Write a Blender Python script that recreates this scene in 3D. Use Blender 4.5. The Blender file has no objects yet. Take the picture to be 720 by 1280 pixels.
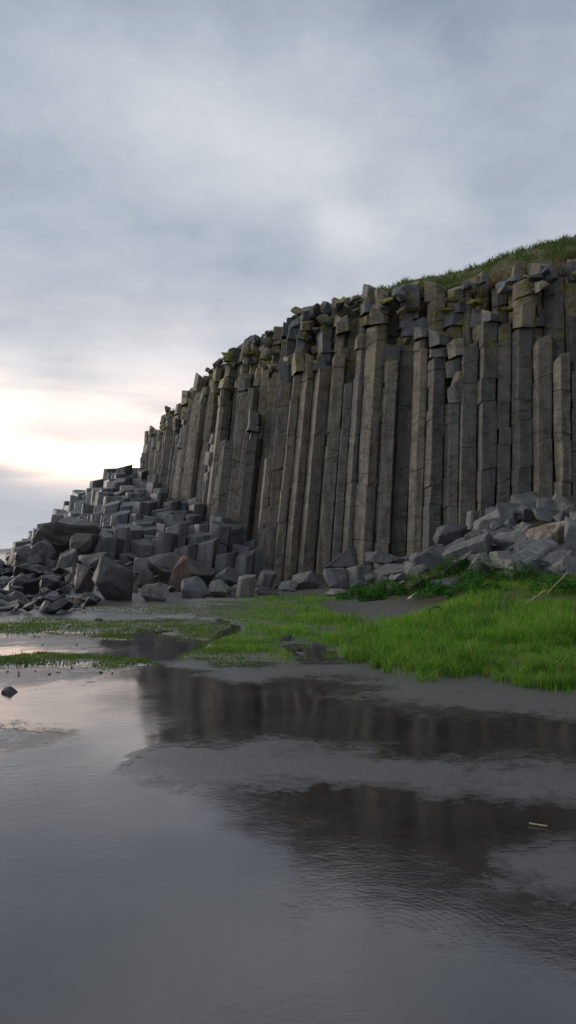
import bpy, bmesh, math, random
import numpy as np
from mathutils import Vector, Matrix, Euler
from mathutils import noise as mnoise

# ------------------------------------------------------------------ camera / world / sun
S = bpy.context.scene
C = S.collection
F = 925.0                      # focal length in pixels of the 1280 px high photograph
CAM = Vector((0, 0, 1.6))
PITCH = math.atan(50 / F)
cd = bpy.data.cameras.new('camera'); cam = bpy.data.objects.new('camera', cd); C.objects.link(cam)
cam.location = CAM; cam.rotation_euler = (math.pi / 2 + PITCH, 0, 0)
cd.sensor_fit = 'VERTICAL'; cd.sensor_height = 36; cd.lens = 36 * F / 1280
cd.clip_start = 0.05; cd.clip_end = 20000
S.camera = cam
S.view_settings.view_transform = 'Standard'; S.view_settings.look = 'None'
S.view_settings.exposure = 0.12; S.view_settings.gamma = 1.0
S.view_settings.use_curve_mapping = False
try:
    S.cycles.max_bounces = 4; S.cycles.transparent_max_bounces = 4
    S.cycles.diffuse_bounces = 2; S.cycles.glossy_bounces = 2
except Exception: pass

SUN_AZ = math.radians(-64)     # left of the view axis (+Y)
SUN_EL = math.radians(12)
world = bpy.data.worlds.new('World'); S.world = world; world.use_nodes = True


class NT:
    """tiny node-tree writer"""
    def __init__(s, tree): s.t = tree; s.n = tree.nodes; s.l = tree.links
    def node(s, typ, **kw):
        n = s.n.new(typ)
        for k, v in kw.items():
            if k == 'ins':
                for i, val in v.items(): s.put(n.inputs[i], val)
            else: setattr(n, k, v)
        return n
    def put(s, sock, val):
        if isinstance(val, bpy.types.NodeSocket): s.l.new(val, sock)
        elif hasattr(val, 'outputs'): s.l.new(val.outputs[0], sock)
        else: sock.default_value = val
    def math(s, op, a, b=0.0, c=0.0, clamp=False):
        n = s.n.new('ShaderNodeMath'); n.operation = op; n.use_clamp = clamp
        s.put(n.inputs[0], a); s.put(n.inputs[1], b); s.put(n.inputs[2], c); return n.outputs[0]
    def vmath(s, op, a, b=(0, 0, 0), out=0):
        n = s.n.new('ShaderNodeVectorMath'); n.operation = op
        s.put(n.inputs[0], a); s.put(n.inputs[1], b); return n.outputs[out]
    def mix(s, f, a, b, mode='MIX'):
        n = s.n.new('ShaderNodeMix'); n.data_type = 'RGBA'; n.blend_type = mode
        s.put(n.inputs[0], f)
        for sock, v in ((n.inputs[6], a), (n.inputs[7], b)):
            if isinstance(v, tuple) and len(v) == 3: v = v + (1,)
            s.put(sock, v)
        return n.outputs[2]
    def smooth(s, v, lo, hi, a=0.0, b=1.0):
        n = s.n.new('ShaderNodeMapRange'); n.interpolation_type = 'SMOOTHSTEP'; n.clamp = True
        s.put(n.inputs[0], v); s.put(n.inputs[1], lo); s.put(n.inputs[2], hi); s.put(n.inputs[3], a); s.put(n.inputs[4], b)
        return n.outputs[0]
    def noise(s, vec, scale, detail=4, rough=.55, out=0, dist=0.0):
        n = s.n.new('ShaderNodeTexNoise'); s.put(n.inputs['Vector'], vec)
        n.inputs['Scale'].default_value = scale; n.inputs['Detail'].default_value = detail
        n.inputs['Roughness'].default_value = rough; n.inputs['Distortion'].default_value = dist
        return n.outputs[out]
    def scalev(s, vec, sc): return s.vmath('MULTIPLY', vec, sc)


def build_world():
    t = NT(world.node_tree); t.n.clear()
    out = t.node('ShaderNodeOutputWorld'); bg = t.node('ShaderNodeBackground')
    bg.inputs[1].default_value = 0.1
    t.l.new(bg.outputs[0], out.inputs[0])
    sky = t.node('ShaderNodeTexSky'); sky.sky_type = 'NISHITA'; sky.sun_disc = False
    sky.sun_elevation = SUN_EL; sky.sun_rotation = SUN_AZ
    tc = t.node('ShaderNodeTexCoord'); d = tc.outputs['Generated']
    sep = t.node('ShaderNodeSeparateXYZ'); t.l.new(d, sep.inputs[0])
    x, y, z = sep.outputs
    zc = t.math('MAXIMUM', z, 0.0)
    # cloud layer: directions projected on a plane overhead
    den = t.math('ADD', zc, 0.13)
    cmb = t.node('ShaderNodeCombineXYZ')
    t.put(cmb.inputs[0], t.math('DIVIDE', x, den)); t.put(cmb.inputs[1], t.math('DIVIDE', y, den)); cmb.inputs[2].default_value = 3.7
    pl = cmb.outputs[0]
    n1 = t.noise(pl, 0.75, 2, .5)
    n2 = t.noise(pl, 2.6, 5, .6)
    n3 = t.noise(t.scalev(d, (1, 1, 1.6)), 7.5, 4, .62)
    nn = t.math('ADD', t.math('ADD', t.math('MULTIPLY', n1, .40), t.math('MULTIPLY', n2, .26)), t.math('MULTIPLY', n3, .34))
    # warp directions a little so the big banks have soft uneven outlines
    wn = t.noise(d, 3.0, 2, .5, out=1)
    dw = t.vmath('ADD', d, t.scalev(t.vmath('SUBTRACT', wn, (.5, .5, .5)), (.30, .30, .20)))

    def bank(px, py, rx, ry, rot=0.0):
        """soft elliptical bank of cloud in the direction the given point of the view looks"""
        v = ray(px, py); v.normalize()
        k = (F / rx, F / rx, F / ry)
        n = t.n.new('ShaderNodeVectorMath'); n.operation = 'MULTIPLY_ADD'
        t.put(n.inputs[0], dw); n.inputs[1].default_value = k; n.inputs[2].default_value = (-v.x * k[0], -v.y * k[1], -v.z * k[2])
        q = t.vmath('DOT_PRODUCT', n.outputs[0], n.outputs[0], out=1)
        return t.math('POWER', .368, q)

    lum = t.math('MULTIPLY_ADD', nn, .68, .205)           # ~ .2 .. .6
    for (px, py, rx, ry, rot, k) in SKY_BANKS:
        lum = t.math('MULTIPLY_ADD', bank(px, py, rx, ry, math.radians(rot)), k, lum)
    # sky behind the viewer is open and brighter (it lights the cliff)
    back = t.smooth(y, .1, -.7)
    lum = t.math('MULTIPLY_ADD', back, BACK_SKY, lum)
    lum = t.math('MULTIPLY_ADD', t.smooth(x, -.38, -.85), .60, lum)      # and it is brightest out over the sea
    lum = t.math('MULTIPLY_ADD', t.math('SUBTRACT', t.smooth(z, .80, .98), t.math('MULTIPLY', t.smooth(z, .50, .72), .36)), .62, lum)         # thin cloud overhead
    lum = t.math('MAXIMUM', lum, .12)
    tint = t.mix(t.smooth(lum, .28, .66), (.79, .95, 1.23), (.955, 1.0, 1.075))
    c = t.vmath('MULTIPLY', tint, lum)
    cl = t.node('ShaderNodeVectorMath'); cl.operation = 'SCALE'; t.put(cl.inputs[0], tint); t.put(cl.inputs['Scale'], lum)
    c = cl.outputs[0]
    # warm glow of the hidden sun close to the horizon, broken by cloud streaks
    strk = t.noise(t.scalev(d, (2.2, 2.2, 17)), 1.6, 3, .55)
    sm = t.smooth(strk, .40, .62)
    glow = bank(100, 528, 240, 54, 0)
    core = bank(135, 560, 105, 22, 0)
    wide = bank(60, 520, 420, 110, 0)
    def addc(c, col, f):
        s_ = t.node('ShaderNodeVectorMath'); s_.operation = 'SCALE'; t.put(s_.inputs[0], col); t.put(s_.inputs['Scale'], f)
        return t.vmath('ADD', c, s_.outputs[0])
    low = t.smooth(z, .02, .10)
    c = addc(c, (.56, .37, .23), t.math('MULTIPLY', glow, t.math('MULTIPLY_ADD', sm, .6, .6)))
    c = addc(c, (2.0, 1.2, .66), t.math('MULTIPLY', core, t.math('MULTIPLY_ADD', sm, .5, .65)))
    c = addc(c, (.22, .135, .085), t.math('MULTIPLY', wide, t.math('MULTIPLY_ADD', sm, .6, .4)))
    # dull band right over the sea
    band = t.math('MULTIPLY', t.smooth(z, .118, .085), t.smooth(strk, .36, .58, 1.0, .45))
    c = t.mix(t.math('MULTIPLY', band, .9), c, (.42, .455, .53))
    sc_ = t.node('ShaderNodeVectorMath'); sc_.operation = 'SCALE'; t.put(sc_.inputs[0], c); sc_.inputs['Scale'].default_value = 10.0
    skys = t.node('ShaderNodeVectorMath'); skys.operation = 'SCALE'; t.put(skys.inputs[0], sky.outputs[0]); skys.inputs['Scale'].default_value = .8
    f = t.mix(.93, skys.outputs[0], sc_.outputs[0])
    # below the horizon: dim
    f = t.mix(t.smooth(z, 0.0, -.05), f, (.9, .95, 1.0))
    t.l.new(f, bg.inputs[0])


def ray(px, py):
    """direction from the camera through a point of the 720 x 1280 picture (used once, to lay the place out)"""
    v = Vector(((px - 360) / F, 1.0, (640 - py) / F))
    c, s = math.cos(PITCH), math.sin(PITCH)
    return Vector((v.x, v.y * c - v.z * s, v.y * s + v.z * c))


def P(px, py, D):
    v = ray(px, py); k = D / v.y
    return Vector((v.x * k, D, CAM.z + v.z * k))


def proj(p):
    d = Vector(p) - CAM; c, s = math.cos(PITCH), math.sin(PITCH)
    yy = d.y * c + d.z * s; zz = -d.y * s + d.z * c
    if yy < .1: return (-999, -999)
    return (360 + F * d.x / yy, 640 - F * zz / yy)


BACK_SKY = .02
SKY_BANKS = [  # px, py, rx, ry, rotation deg, strength
    (20, 190, 120, 90, -20, -.09), (250, 305, 220, 40, -8, -.05), (40, 330, 150, 60, 0, -.05),
    (230, 150, 120, 60, -35, .07), (400, 210, 150, 50, -25, .10), (462, 275, 46, 28, 0, .38), (520, 300, 120, 40, 0, .07),
    (640, 60, 170, 110, 0, -.07), (340, 345, 120, 34, 10, -.06), (60, 455, 220, 34, 5, .12), (660, 230, 90, 60, 0, -.02),
    (330, 30, 200, 60, 0, .03), (140, 505, 130, 20, 0, .06),
]
build_world()
sd = bpy.data.lights.new('sun', 'SUN'); sd.energy = 1.5; sd.angle = math.radians(30); sd.color = (1, .86, .72)
sun = bpy.data.objects.new('sun', sd); C.objects.link(sun)
sv = Vector((math.sin(SUN_AZ) * math.cos(SUN_EL), math.cos(SUN_AZ) * math.cos(SUN_EL), math.sin(SUN_EL)))
sun.rotation_euler = sv.to_track_quat('Z', 'Y').to_euler()
sun.location = (-20, 30, 20)

# ------------------------------------------------------------------ helpers
def tag(o, label=None, cat=None, group=None, kind=None):
    if label: o['label'] = label
    if cat: o['category'] = cat
    if group: o['group'] = group
    if kind: o['kind'] = kind
    return o


def empty(name, loc):
    o = bpy.data.objects.new(name, None); C.objects.link(o); o.location = loc; o.empty_display_size = .3
    return o


def link_mesh(name, me, mat, parent=None, origin=None, kind=None):
    """me has world coordinates; origin becomes the object's origin"""
    if origin is not None:
        me.transform(Matrix.Translation(-Vector(origin)))
    o = bpy.data.objects.new(name, me); C.objects.link(o)
    if mat: me.materials.append(mat)
    loc = Vector(origin) if origin is not None else Vector((0, 0, 0))
    if parent is not None:
        o.parent = parent
        q = parent; off = Vector((0, 0, 0))
        while q is not None: off += q.location; q = q.parent
        loc = loc - off
    o.location = loc
    if kind: o['kind'] = kind
    return o


def mesh_np(name, v, f, nper):
    """v (n,3), f (m,nper) int arrays"""
    me = bpy.data.meshes.new(name)
    me.vertices.add(len(v)); me.vertices.foreach_set('co', np.asarray(v, np.float32).ravel())
    m = len(f); me.loops.add(m * nper); me.loops.foreach_set('vertex_index', np.asarray(f, np.int32).ravel())
    me.polygons.add(m); me.polygons.foreach_set('loop_start', np.arange(0, m * nper, nper, dtype=np.int32))
    try: me.polygons.foreach_set('loop_total', np.full(m, nper, np.int32))
    except Exception: pass
    me.update(calc_edges=True); me.validate()
    return me


def merge(vfs):
    V = []; Fc = []; o = 0
    for v, f in vfs:
        V.extend(v); Fc.extend([tuple(i + o for i in q) for q in f]); o += len(v)
    return V, Fc


def vnoise(x, y, seed=0):
    """value noise on numpy arrays, -1..1"""
    x = np.asarray(x, float); y = np.asarray(y, float)
    xi = np.floor(x).astype(np.int64); yi = np.floor(y).astype(np.int64)
    fx = x - xi; fy = y - yi; fx = fx * fx * (3 - 2 * fx); fy = fy * fy * (3 - 2 * fy)
    def h(a, b):
        n = (a * 374761393 + b * 668265263 + seed * 1442695) & 0xffffffff
        n = ((n ^ (n >> 13)) * 1274126177) & 0xffffffff
        return ((n ^ (n >> 16)) & 0xffff) / 32767.5 - 1
    return (h(xi, yi) * (1 - fx) + h(xi + 1, yi) * fx) * (1 - fy) + (h(xi, yi + 1) * (1 - fx) + h(xi + 1, yi + 1) * fx) * fy


def fbm(x, y, oct=4, seed=0):
    s = 0; a = 1; t_ = 0
    for i in range(oct):
        s = s + a * vnoise(x * 2 ** i + i * 7.3, y * 2 ** i - i * 3.1, seed + i); t_ += a; a *= .5
    return s / t_


def sst(x, a, b):
    t = np.clip((x - a) / (b - a), 0, 1); return t * t * (3 - 2 * t)


# ------------------------------------------------------------------ cliff line (plan) and terrain
CL = np.array([(26, 25.2), (20, 25.4), (15, 25.9), (10.5, 27), (6.2, 30), (3.1, 32.2), (-.4, 35), (-5, 41.5), (-9.2, 49.5), (-9.9, 53), (-8, 59), (-2, 64)], float)
CH = [12.4, 12.5, 12.6, 12.6, 13.0, 13.4, 13.3, 12.5, 10.2, 9.8, 9.8, 10]
_ts = np.linspace(0, len(CL) - 1, 400)
def _cr(t):
    i = int(min(max(math.floor(t), 0), len(CL) - 2)); u = t - i
    p = [CL[min(max(i + k, 0), len(CL) - 1)] for k in (-1, 0, 1, 2)]
    return .5 * ((2 * p[1]) + (-p[0] + p[2]) * u + (2 * p[0] - 5 * p[1] + 4 * p[2] - p[3]) * u * u + (-p[0] + 3 * p[1] - 3 * p[2] + p[3]) * u ** 3)
CP = np.array([_cr(t) for t in _ts])
CHs = np.interp(_ts, range(len(CL)), CH)
CS = np.concatenate([[0], np.cumsum(np.hypot(*(CP[1:] - CP[:-1]).T))])
CLEN = CS[-1]

def cpos(s, t=0.0):
    """point on the cliff line at arc length s, pushed t metres into the rock"""
    x = np.interp(s, CS, CP[:, 0]); y = np.interp(s, CS, CP[:, 1])
    e = .6
    tx = np.interp(s + e, CS, CP[:, 0]) - np.interp(s - e, CS, CP[:, 0]); ty = np.interp(s + e, CS, CP[:, 1]) - np.interp(s - e, CS, CP[:, 1])
    n = np.hypot(tx, ty) + 1e-9; tx, ty = tx / n, ty / n
    return x + ty * t, y - tx * t        # tangent runs right->left/away; (ty,-tx) points into the rock

def ch(s): return np.interp(s, CS, CHs)

def cliff_sd(X, Y):
    """distance in front of the cliff line (positive = camera side), and X of nearest point"""
    X = np.asarray(X, float); Y = np.asarray(Y, float)
    sh = X.shape; X = X.ravel(); Y = Y.ravel()
    best = np.full(X.shape, 1e9); sgn = np.zeros(X.shape); nx = np.zeros(X.shape)
    T = np.gradient(CP, axis=0)
    for i in range(0, len(CP), 4):
        dx = X - CP[i, 0]; dy = Y - CP[i, 1]; d = dx * dx + dy * dy
        m = d < best
        best = np.where(m, d, best)
        inn = dx * T[i, 1] - dy * T[i, 0]
        sgn = np.where(m, -np.sign(inn), sgn); nx = np.where(m, CP[i, 0], nx)
    return (np.sqrt(best) * sgn).reshape(sh), nx.reshape(sh)


def poly_sd(u, v, poly):
    """signed distance to polygon, + inside (numpy)"""
    poly = np.array(poly, float); u = np.asarray(u, float); v = np.asarray(v, float)
    best = np.full(u.shape, 1e18); inside = np.zeros(u.shape, bool)
    n = len(poly)
    for i in range(n):
        a = poly[i]; b = poly[(i + 1) % n]
        ex, ey = b - a; wx = u - a[0]; wy = v - a[1]
        t = np.clip((wx * ex + wy * ey) / (ex * ex + ey * ey + 1e-12), 0, 1)
        best = np.minimum(best, (wx - ex * t) ** 2 + (wy - ey * t) ** 2)
        c = ((a[1] <= v) & (b[1] > v)) | ((b[1] <= v) & (a[1] > v))
        with np.errstate(divide='ignore', invalid='ignore'):
            xi = a[0] + (v - a[1]) / (b[1] - a[1] + 1e-12) * (b[0] - a[0])
        inside ^= c & (u < xi)
    return np.sqrt(best) * np.where(inside, 1, -1)


def flat_uv(X, Y):
    """plan position -> the chart the shore outlines below are drawn in"""
    Yc = np.maximum(Y, .6)
    return 360 + F * X / Yc, 690 + F * 1.6 / Yc

GRASS = [
    [(222, 822), (262, 803), (300, 785), (262, 773), (200, 766), (95, 762), (170, 752), (200, 746), (300, 744), (420, 741), (520, 736), (600, 728), (760, 716), (1000, 716),
     (1000, 910), (800, 880), (720, 866), (660, 854), (590, 850), (500, 842), (440, 826), (300, 826)],
    [(-300, 780), (0, 779), (50, 774), (130, 777), (250, 775), (300, 781), (262, 802), (180, 788), (150, 796), (80, 790), (0, 793), (-60, 796), (-300, 796)],
    [(-200, 822), (0, 819), (60, 815), (130, 819), (200, 827), (130, 831), (60, 828), (0, 833), (-200, 838)],
]
BARE = [[(405, 759), (440, 753), (530, 757), (580, 766), (500, 776), (425, 772)], [(355, 808), (400, 806), (420, 818), (370, 822)],
        [(600, 838), (680, 842), (740, 856), (650, 852)]]
SAND = [
    [(190, 828), (440, 826), (500, 838), (760, 850), (1100, 880), (1100, 905), (740, 897), (600, 888), (490, 880), (400, 868), (500, 853), (420, 850), (300, 846), (250, 836)],
    [(-300, 760), (95, 757), (270, 760), (265, 776), (-300, 780)],
    [(-300, 793), (110, 797), (125, 803), (60, 808), (-300, 812)],
    [(-300, 838), (0, 836), (110, 832), (175, 834), (120, 842), (40, 848), (-300, 862)],
    [(195, 935), (330, 922), (430, 934), (560, 945), (760, 948), (1000, 950), (1000, 1003), (740, 1000), (600, 975), (500, 962), (380, 972), (260, 966), (150, 952)],
    [(620, 1062), (760, 1040), (1000, 1040), (1100, 1130), (760, 1110)],
    [(-300, 905), (0, 905), (90, 912), (0, 935), (-300, 950)],
]

def grass_mask(X, Y):
    u, v = flat_uv(X, Y)
    w = fbm(X * 1.3, Y * 1.3, 4, 5) * 9
    g = np.full(np.shape(u), -1e9)
    for p in GRASS: g = np.maximum(g, poly_sd(u, v, p))
    for p in BARE: g = np.minimum(g, -poly_sd(u, v, p))
    return g + w * np.clip(16 / np.maximum(Y, 1), .6, 1.6) * .5


RXs = ([-30, -3, -.4, 3, 6.2, 8.5, 10.5, 20], [.3, .5, .5, .7, 1.4, 2.7, 3.5, 4.2])
def height(X, Y, wet=False):
    X = np.asarray(X, float); Y = np.asarray(Y, float)
    u, v = flat_uv(X, Y)
    wu = fbm(X * .9, Y * .9, 4, 11) * 26; wv = fbm(X * 1.1 + 9, Y * 1.1, 4, 12) * 6
    lvl = -.007 - .007 * sst(v, 1020, 1110) * sst(-X, -1.2, .6)
    soft = np.clip((v - 690) * .06, 2.0, 26)
    s = np.full(X.shape, -1e9)
    for p in SAND: s = np.maximum(s, poly_sd(u + wu, v + wv, p))
    bar = sst(s / soft + 1.1 * fbm(X * 2.2, Y * 2.2, 4, 21) + .5 * fbm(X * 9, Y * 9, 2, 24), -1.7, 1.7)
    lvl = lvl + .018 * sst(s / soft, -2.8, 2.8)
    lvl = lvl + .003 * fbm(X * .7, Y * .7, 2, 21)
    small_ = lvl * 0 + .004 * fbm(X * 5, Y * 5, 3, 22) * sst(bar, .3, 1)
    lvl = lvl + small_
    flat0 = lvl
    g = grass_mask(X, Y)
    lvl = np.where(Y > .8, lvl + .05 * sst(g, -4, 10), lvl)
    # bank on the right under the grass
    lvl = lvl + .62 * sst(Y, 10, 21) * sst(X, .5, 7) * (1 + .15 * fbm(X * .5, Y * .5, 3, 31))
    # rocky shelf by the shore on the left
    lvl = lvl + .45 * sst(Y, 21, 30) * sst(-X, 3, 8) * sst(-X, 24, 15)
    # talus
    sd_, nx = cliff_sd(X, Y)
    R = np.interp(nx, *RXs); wdt = np.interp(nx, [-10, 0, 5, 10], [5, 5, 6, 8])
    q = np.clip(1 - np.maximum(sd_, 0) / wdt, 0, 1)
    lvl = lvl + (R - .3) * q ** 1.25
    # slope of broken stumps on the left
    lvl = np.maximum(lvl, np.minimum(stump_base(X, Y) - 1.0, 6.5))
    if wet: return lvl, np.where(lvl - flat0 > .02, 0.0, 1 - bar)
    # seabed falls away
    far = sst(Y, 62, 85); left = sst(-X, 15, 26)
    lvl = lvl - 1.5 * np.maximum(far * sst(-X, -14, -6), left * sst(Y, 12, 30)) - 1.2 * sst(Y, 24, 50) * sst(-X, 17, 22)
    return lvl


def stump_base(X, Y):
    """height the tops of the broken columns follow"""
    z = 2.0 + (Y - 33.5) * .295
    z = z - np.clip((-X - 9.5 - (Y - 40) * .22), 0, 60) * .75          # falls off toward the sea
    z = z - np.clip(Y - 55, 0, 60) * 1.0 * sst(-X, 4, 12)
    z = z - np.clip((34.2 - Y) * 1.2, 0, 5)
    sd_, nx = cliff_sd(X, Y)
    z = np.where(X > 1.0, -5, z)
    z = z - np.clip(X + 2.0, 0, 3) * 1.2
    return z


def hit(px, py):
    ys = np.concatenate([np.arange(1.5, 12, .05), np.arange(12, 90, .1)])
    v = ray(px, py); k = ys / v.y
    xs = v.x * k; zs = CAM.z + v.z * k
    h = height(xs, ys)
    i = np.argmax(h >= zs)
    if h[i] < zs[i]: i = len(ys) - 1
    return Vector((xs[i], ys[i], h[i]))


def hz(x, y): return float(height(np.array([x]), np.array([y]))[0])


# ------------------------------------------------------------------ materials
def new_mat(name):
    m = bpy.data.materials.new(name); m.use_nodes = True
    t = NT(m.node_tree); t.n.clear()
    out = t.node('ShaderNodeOutputMaterial'); b = t.node('ShaderNodeBsdfPrincipled')
    t.l.new(b.outputs[0], out.inputs[0])
    return m, t, b, out


def geo(t):
    g = t.node('ShaderNodeNewGeometry'); return g.outputs['Position'], g.outputs['True Normal']


def rock_mat(name, cols, moss=0.0, rough=.62, wet=0.0, tan_h=False, bump=.5, varamt=.55):
    m, t, b, out = new_mat(name)
    pos, nor = geo(t)
    oi = t.node('ShaderNodeObjectInfo'); r = oi.outputs['Random']
    off = t.node('ShaderNodeCombineXYZ'); t.put(off.inputs[0], t.math('MULTIPLY', r, 37.0)); t.put(off.inputs[2], t.math('MULTIPLY', r, 91.0))
    pp = t.vmath('ADD', pos, off.outputs[0])
    big = t.noise(pp, .9, 4, .6); fine = t.noise(pp, 9, 6, .65); streak = t.noise(t.scalev(pp, (4, 4, .35)), 1.1, 4, .6)
    spk = t.noise(pp, 45, 3, .7)
    v = t.math('ADD', t.math('MULTIPLY', r, varamt), t.math('MULTIPLY', big, 1 - varamt))
    c = t.mix(t.smooth(v, .25, .75), cols[0], cols[1])
    c = t.mix(t.smooth(streak, .42, .62, 0, .8), c, cols[2])
    if tan_h:   # lichen-stained upper part
        sep = t.node('ShaderNodeSeparateXYZ'); t.l.new(pos, sep.inputs[0])
        hh = t.math('MULTIPLY_ADD', t.math('SUBTRACT', big, .5), 5.0, sep.outputs[2])
        c = t.mix(t.math('MULTIPLY', t.smooth(hh, 6.5, 11.5, .12, .85), t.smooth(t.math('ADD', t.math('MULTIPLY', r, .5), t.math('MULTIPLY', streak, .5)), .3, .62)), c, (.155, .128, .082))
    c = t.mix(t.smooth(fine, .35, .75, 0, .5), c, t.mix(1.0, c, (.62, .62, .62), 'MULTIPLY'))
    c = t.mix(t.smooth(spk, .55, .8, 0, .35), c, t.mix(1.0, c, (1.5, 1.5, 1.48), 'MULTIPLY'))
    if moss > 0:
        sn = t.node('ShaderNodeSeparateXYZ'); t.l.new(nor, sn.inputs[0])
        sp = t.node('ShaderNodeSeparateXYZ'); t.l.new(pos, sp.inputs[0])
        mm = t.math('MULTIPLY', t.smooth(t.math('MULTIPLY_ADD', t.math('SUBTRACT', big, .5), 1.2, sn.outputs[2]), .25, .6), t.smooth(t.noise(pos, .8, 3, .6), .45, .54))
        side = t.math('MULTIPLY', t.smooth(t.noise(pos, 1.5, 4, .6), .565, .62), t.smooth(sp.outputs[2], 8.6, 10.4))
        mm = t.math('MAXIMUM', mm, t.math('MULTIPLY', side, .85))
        mm = t.math('MULTIPLY', t.math('MULTIPLY', mm, t.smooth(sp.outputs[2], 8.2, 9.8)), moss)
        c = t.mix(mm, c, t.mix(t.smooth(fine, .4, .6), (.20, .165, .018), (.07, .075, .018)))
    if tan_h:
        pit = t.noise(t.scalev(pp, (1.2, 1.2, 2.0)), 1.5, 5, .72)
        c = t.mix(t.smooth(pit, .50, .60, 0, .7), c, t.mix(1.0, c, (.5, .48, .46), 'MULTIPLY'))
        c = t.mix(t.smooth(pit, .45, .35, 0, .5), c, t.mix(1.0, c, (1.5, 1.46, 1.38), 'MULTIPLY'))
    t.put(b.inputs['Base Color'], c)
    ro = t.smooth(fine, .3, .7, rough - .1, rough + .12)
    t.put(b.inputs['Roughness'], ro)
    b.inputs['Specular IOR Level'].default_value = .35 + wet
    vor = t.node('ShaderNodeTexVoronoi'); vor.feature = 'DISTANCE_TO_EDGE'; t.put(vor.inputs['Vector'], t.vmath('ADD', pp, t.scalev(t.noise(pp, 2.5, 3, .6, out=1), (.5, .5, .5)))); vor.inputs['Scale'].default_value = 1.1
    crack = t.smooth(vor.outputs['Distance'], 0.0, .03)
    hgt = t.math('ADD', t.math('MULTIPLY', fine, .05), t.math('MULTIPLY', crack, .012))
    hgt = t.math('ADD', hgt, t.math('MULTIPLY', t.noise(pp, 30, 3, .7), .012))
    frac = t.noise(t.scalev(t.vmath('ADD', pp, t.scalev(t.noise(pp, 1.2, 2, .5, out=1), (0, 0, .8))), (.5, .5, 5.5)), 1.6, 4, .75)
    hgt = t.math('ADD', hgt, t.math('MULTIPLY', frac, .07 if tan_h else .03))
    bp = t.node('ShaderNodeBump'); bp.inputs['Strength'].default_value = bump; bp.inputs['Distance'].default_value = 1.0
    t.put(bp.inputs['Height'], hgt); t.l.new(bp.outputs[0], b.inputs['Normal'])
    return m


M = {}
M['column'] = rock_mat('column_basalt', [(.080, .078, .074), (.145, .128, .102), (.058, .051, .042)], moss=1, tan_h=True)
M['block'] = rock_mat('broken_block_basalt', [(.10, .106, .112), (.185, .158, .112), (.075, .068, .055)], moss=1, tan_h=True)
M['stump'] = rock_mat('stump_basalt', [(.076, .086, .096), (.130, .135, .136), (.06, .06, .06)], rough=.42)
M['grey'] = rock_mat('grey_boulder_rock', [(.088, .095, .102), (.140, .140, .138), (.065, .065, .065)])
M['dark2'] = rock_mat('dark_grey_boulder_rock', [(.062, .062, .064), (.105, .10, .096), (.05, .048, .046)])
M['pale'] = rock_mat('pale_boulder_rock', [(.125, .128, .128), (.18, .172, .16), (.10, .095, .085)])
M['darkblock'] = rock_mat('dark_block_basalt', [(.05, .055, .062), (.09, .095, .10), (.05, .05, .05)], moss=1)
M['dark'] = rock_mat('dark_boulder_rock', [(.036, .030, .028), (.060, .046, .042), (.03, .028, .028)], rough=.45, wet=.15)
M['wetdark'] = rock_mat('wet_shore_rock', [(.030, .033, .037), (.060, .062, .066), (.025, .025, .027)], rough=.42, wet=.1)
M['red'] = rock_mat('reddish_boulder_rock', [(.10, .066, .052), (.13, .085, .065), (.06, .04, .035)])
M['tan'] = rock_mat('tan_boulder_rock', [(.20, .125, .065), (.30, .26, .21), (.08, .055, .04)], varamt=.0)
M['black'] = rock_mat('black_stone', [(.018, .019, .022), (.03, .03, .034), (.02, .02, .02)], rough=.4)


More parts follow.
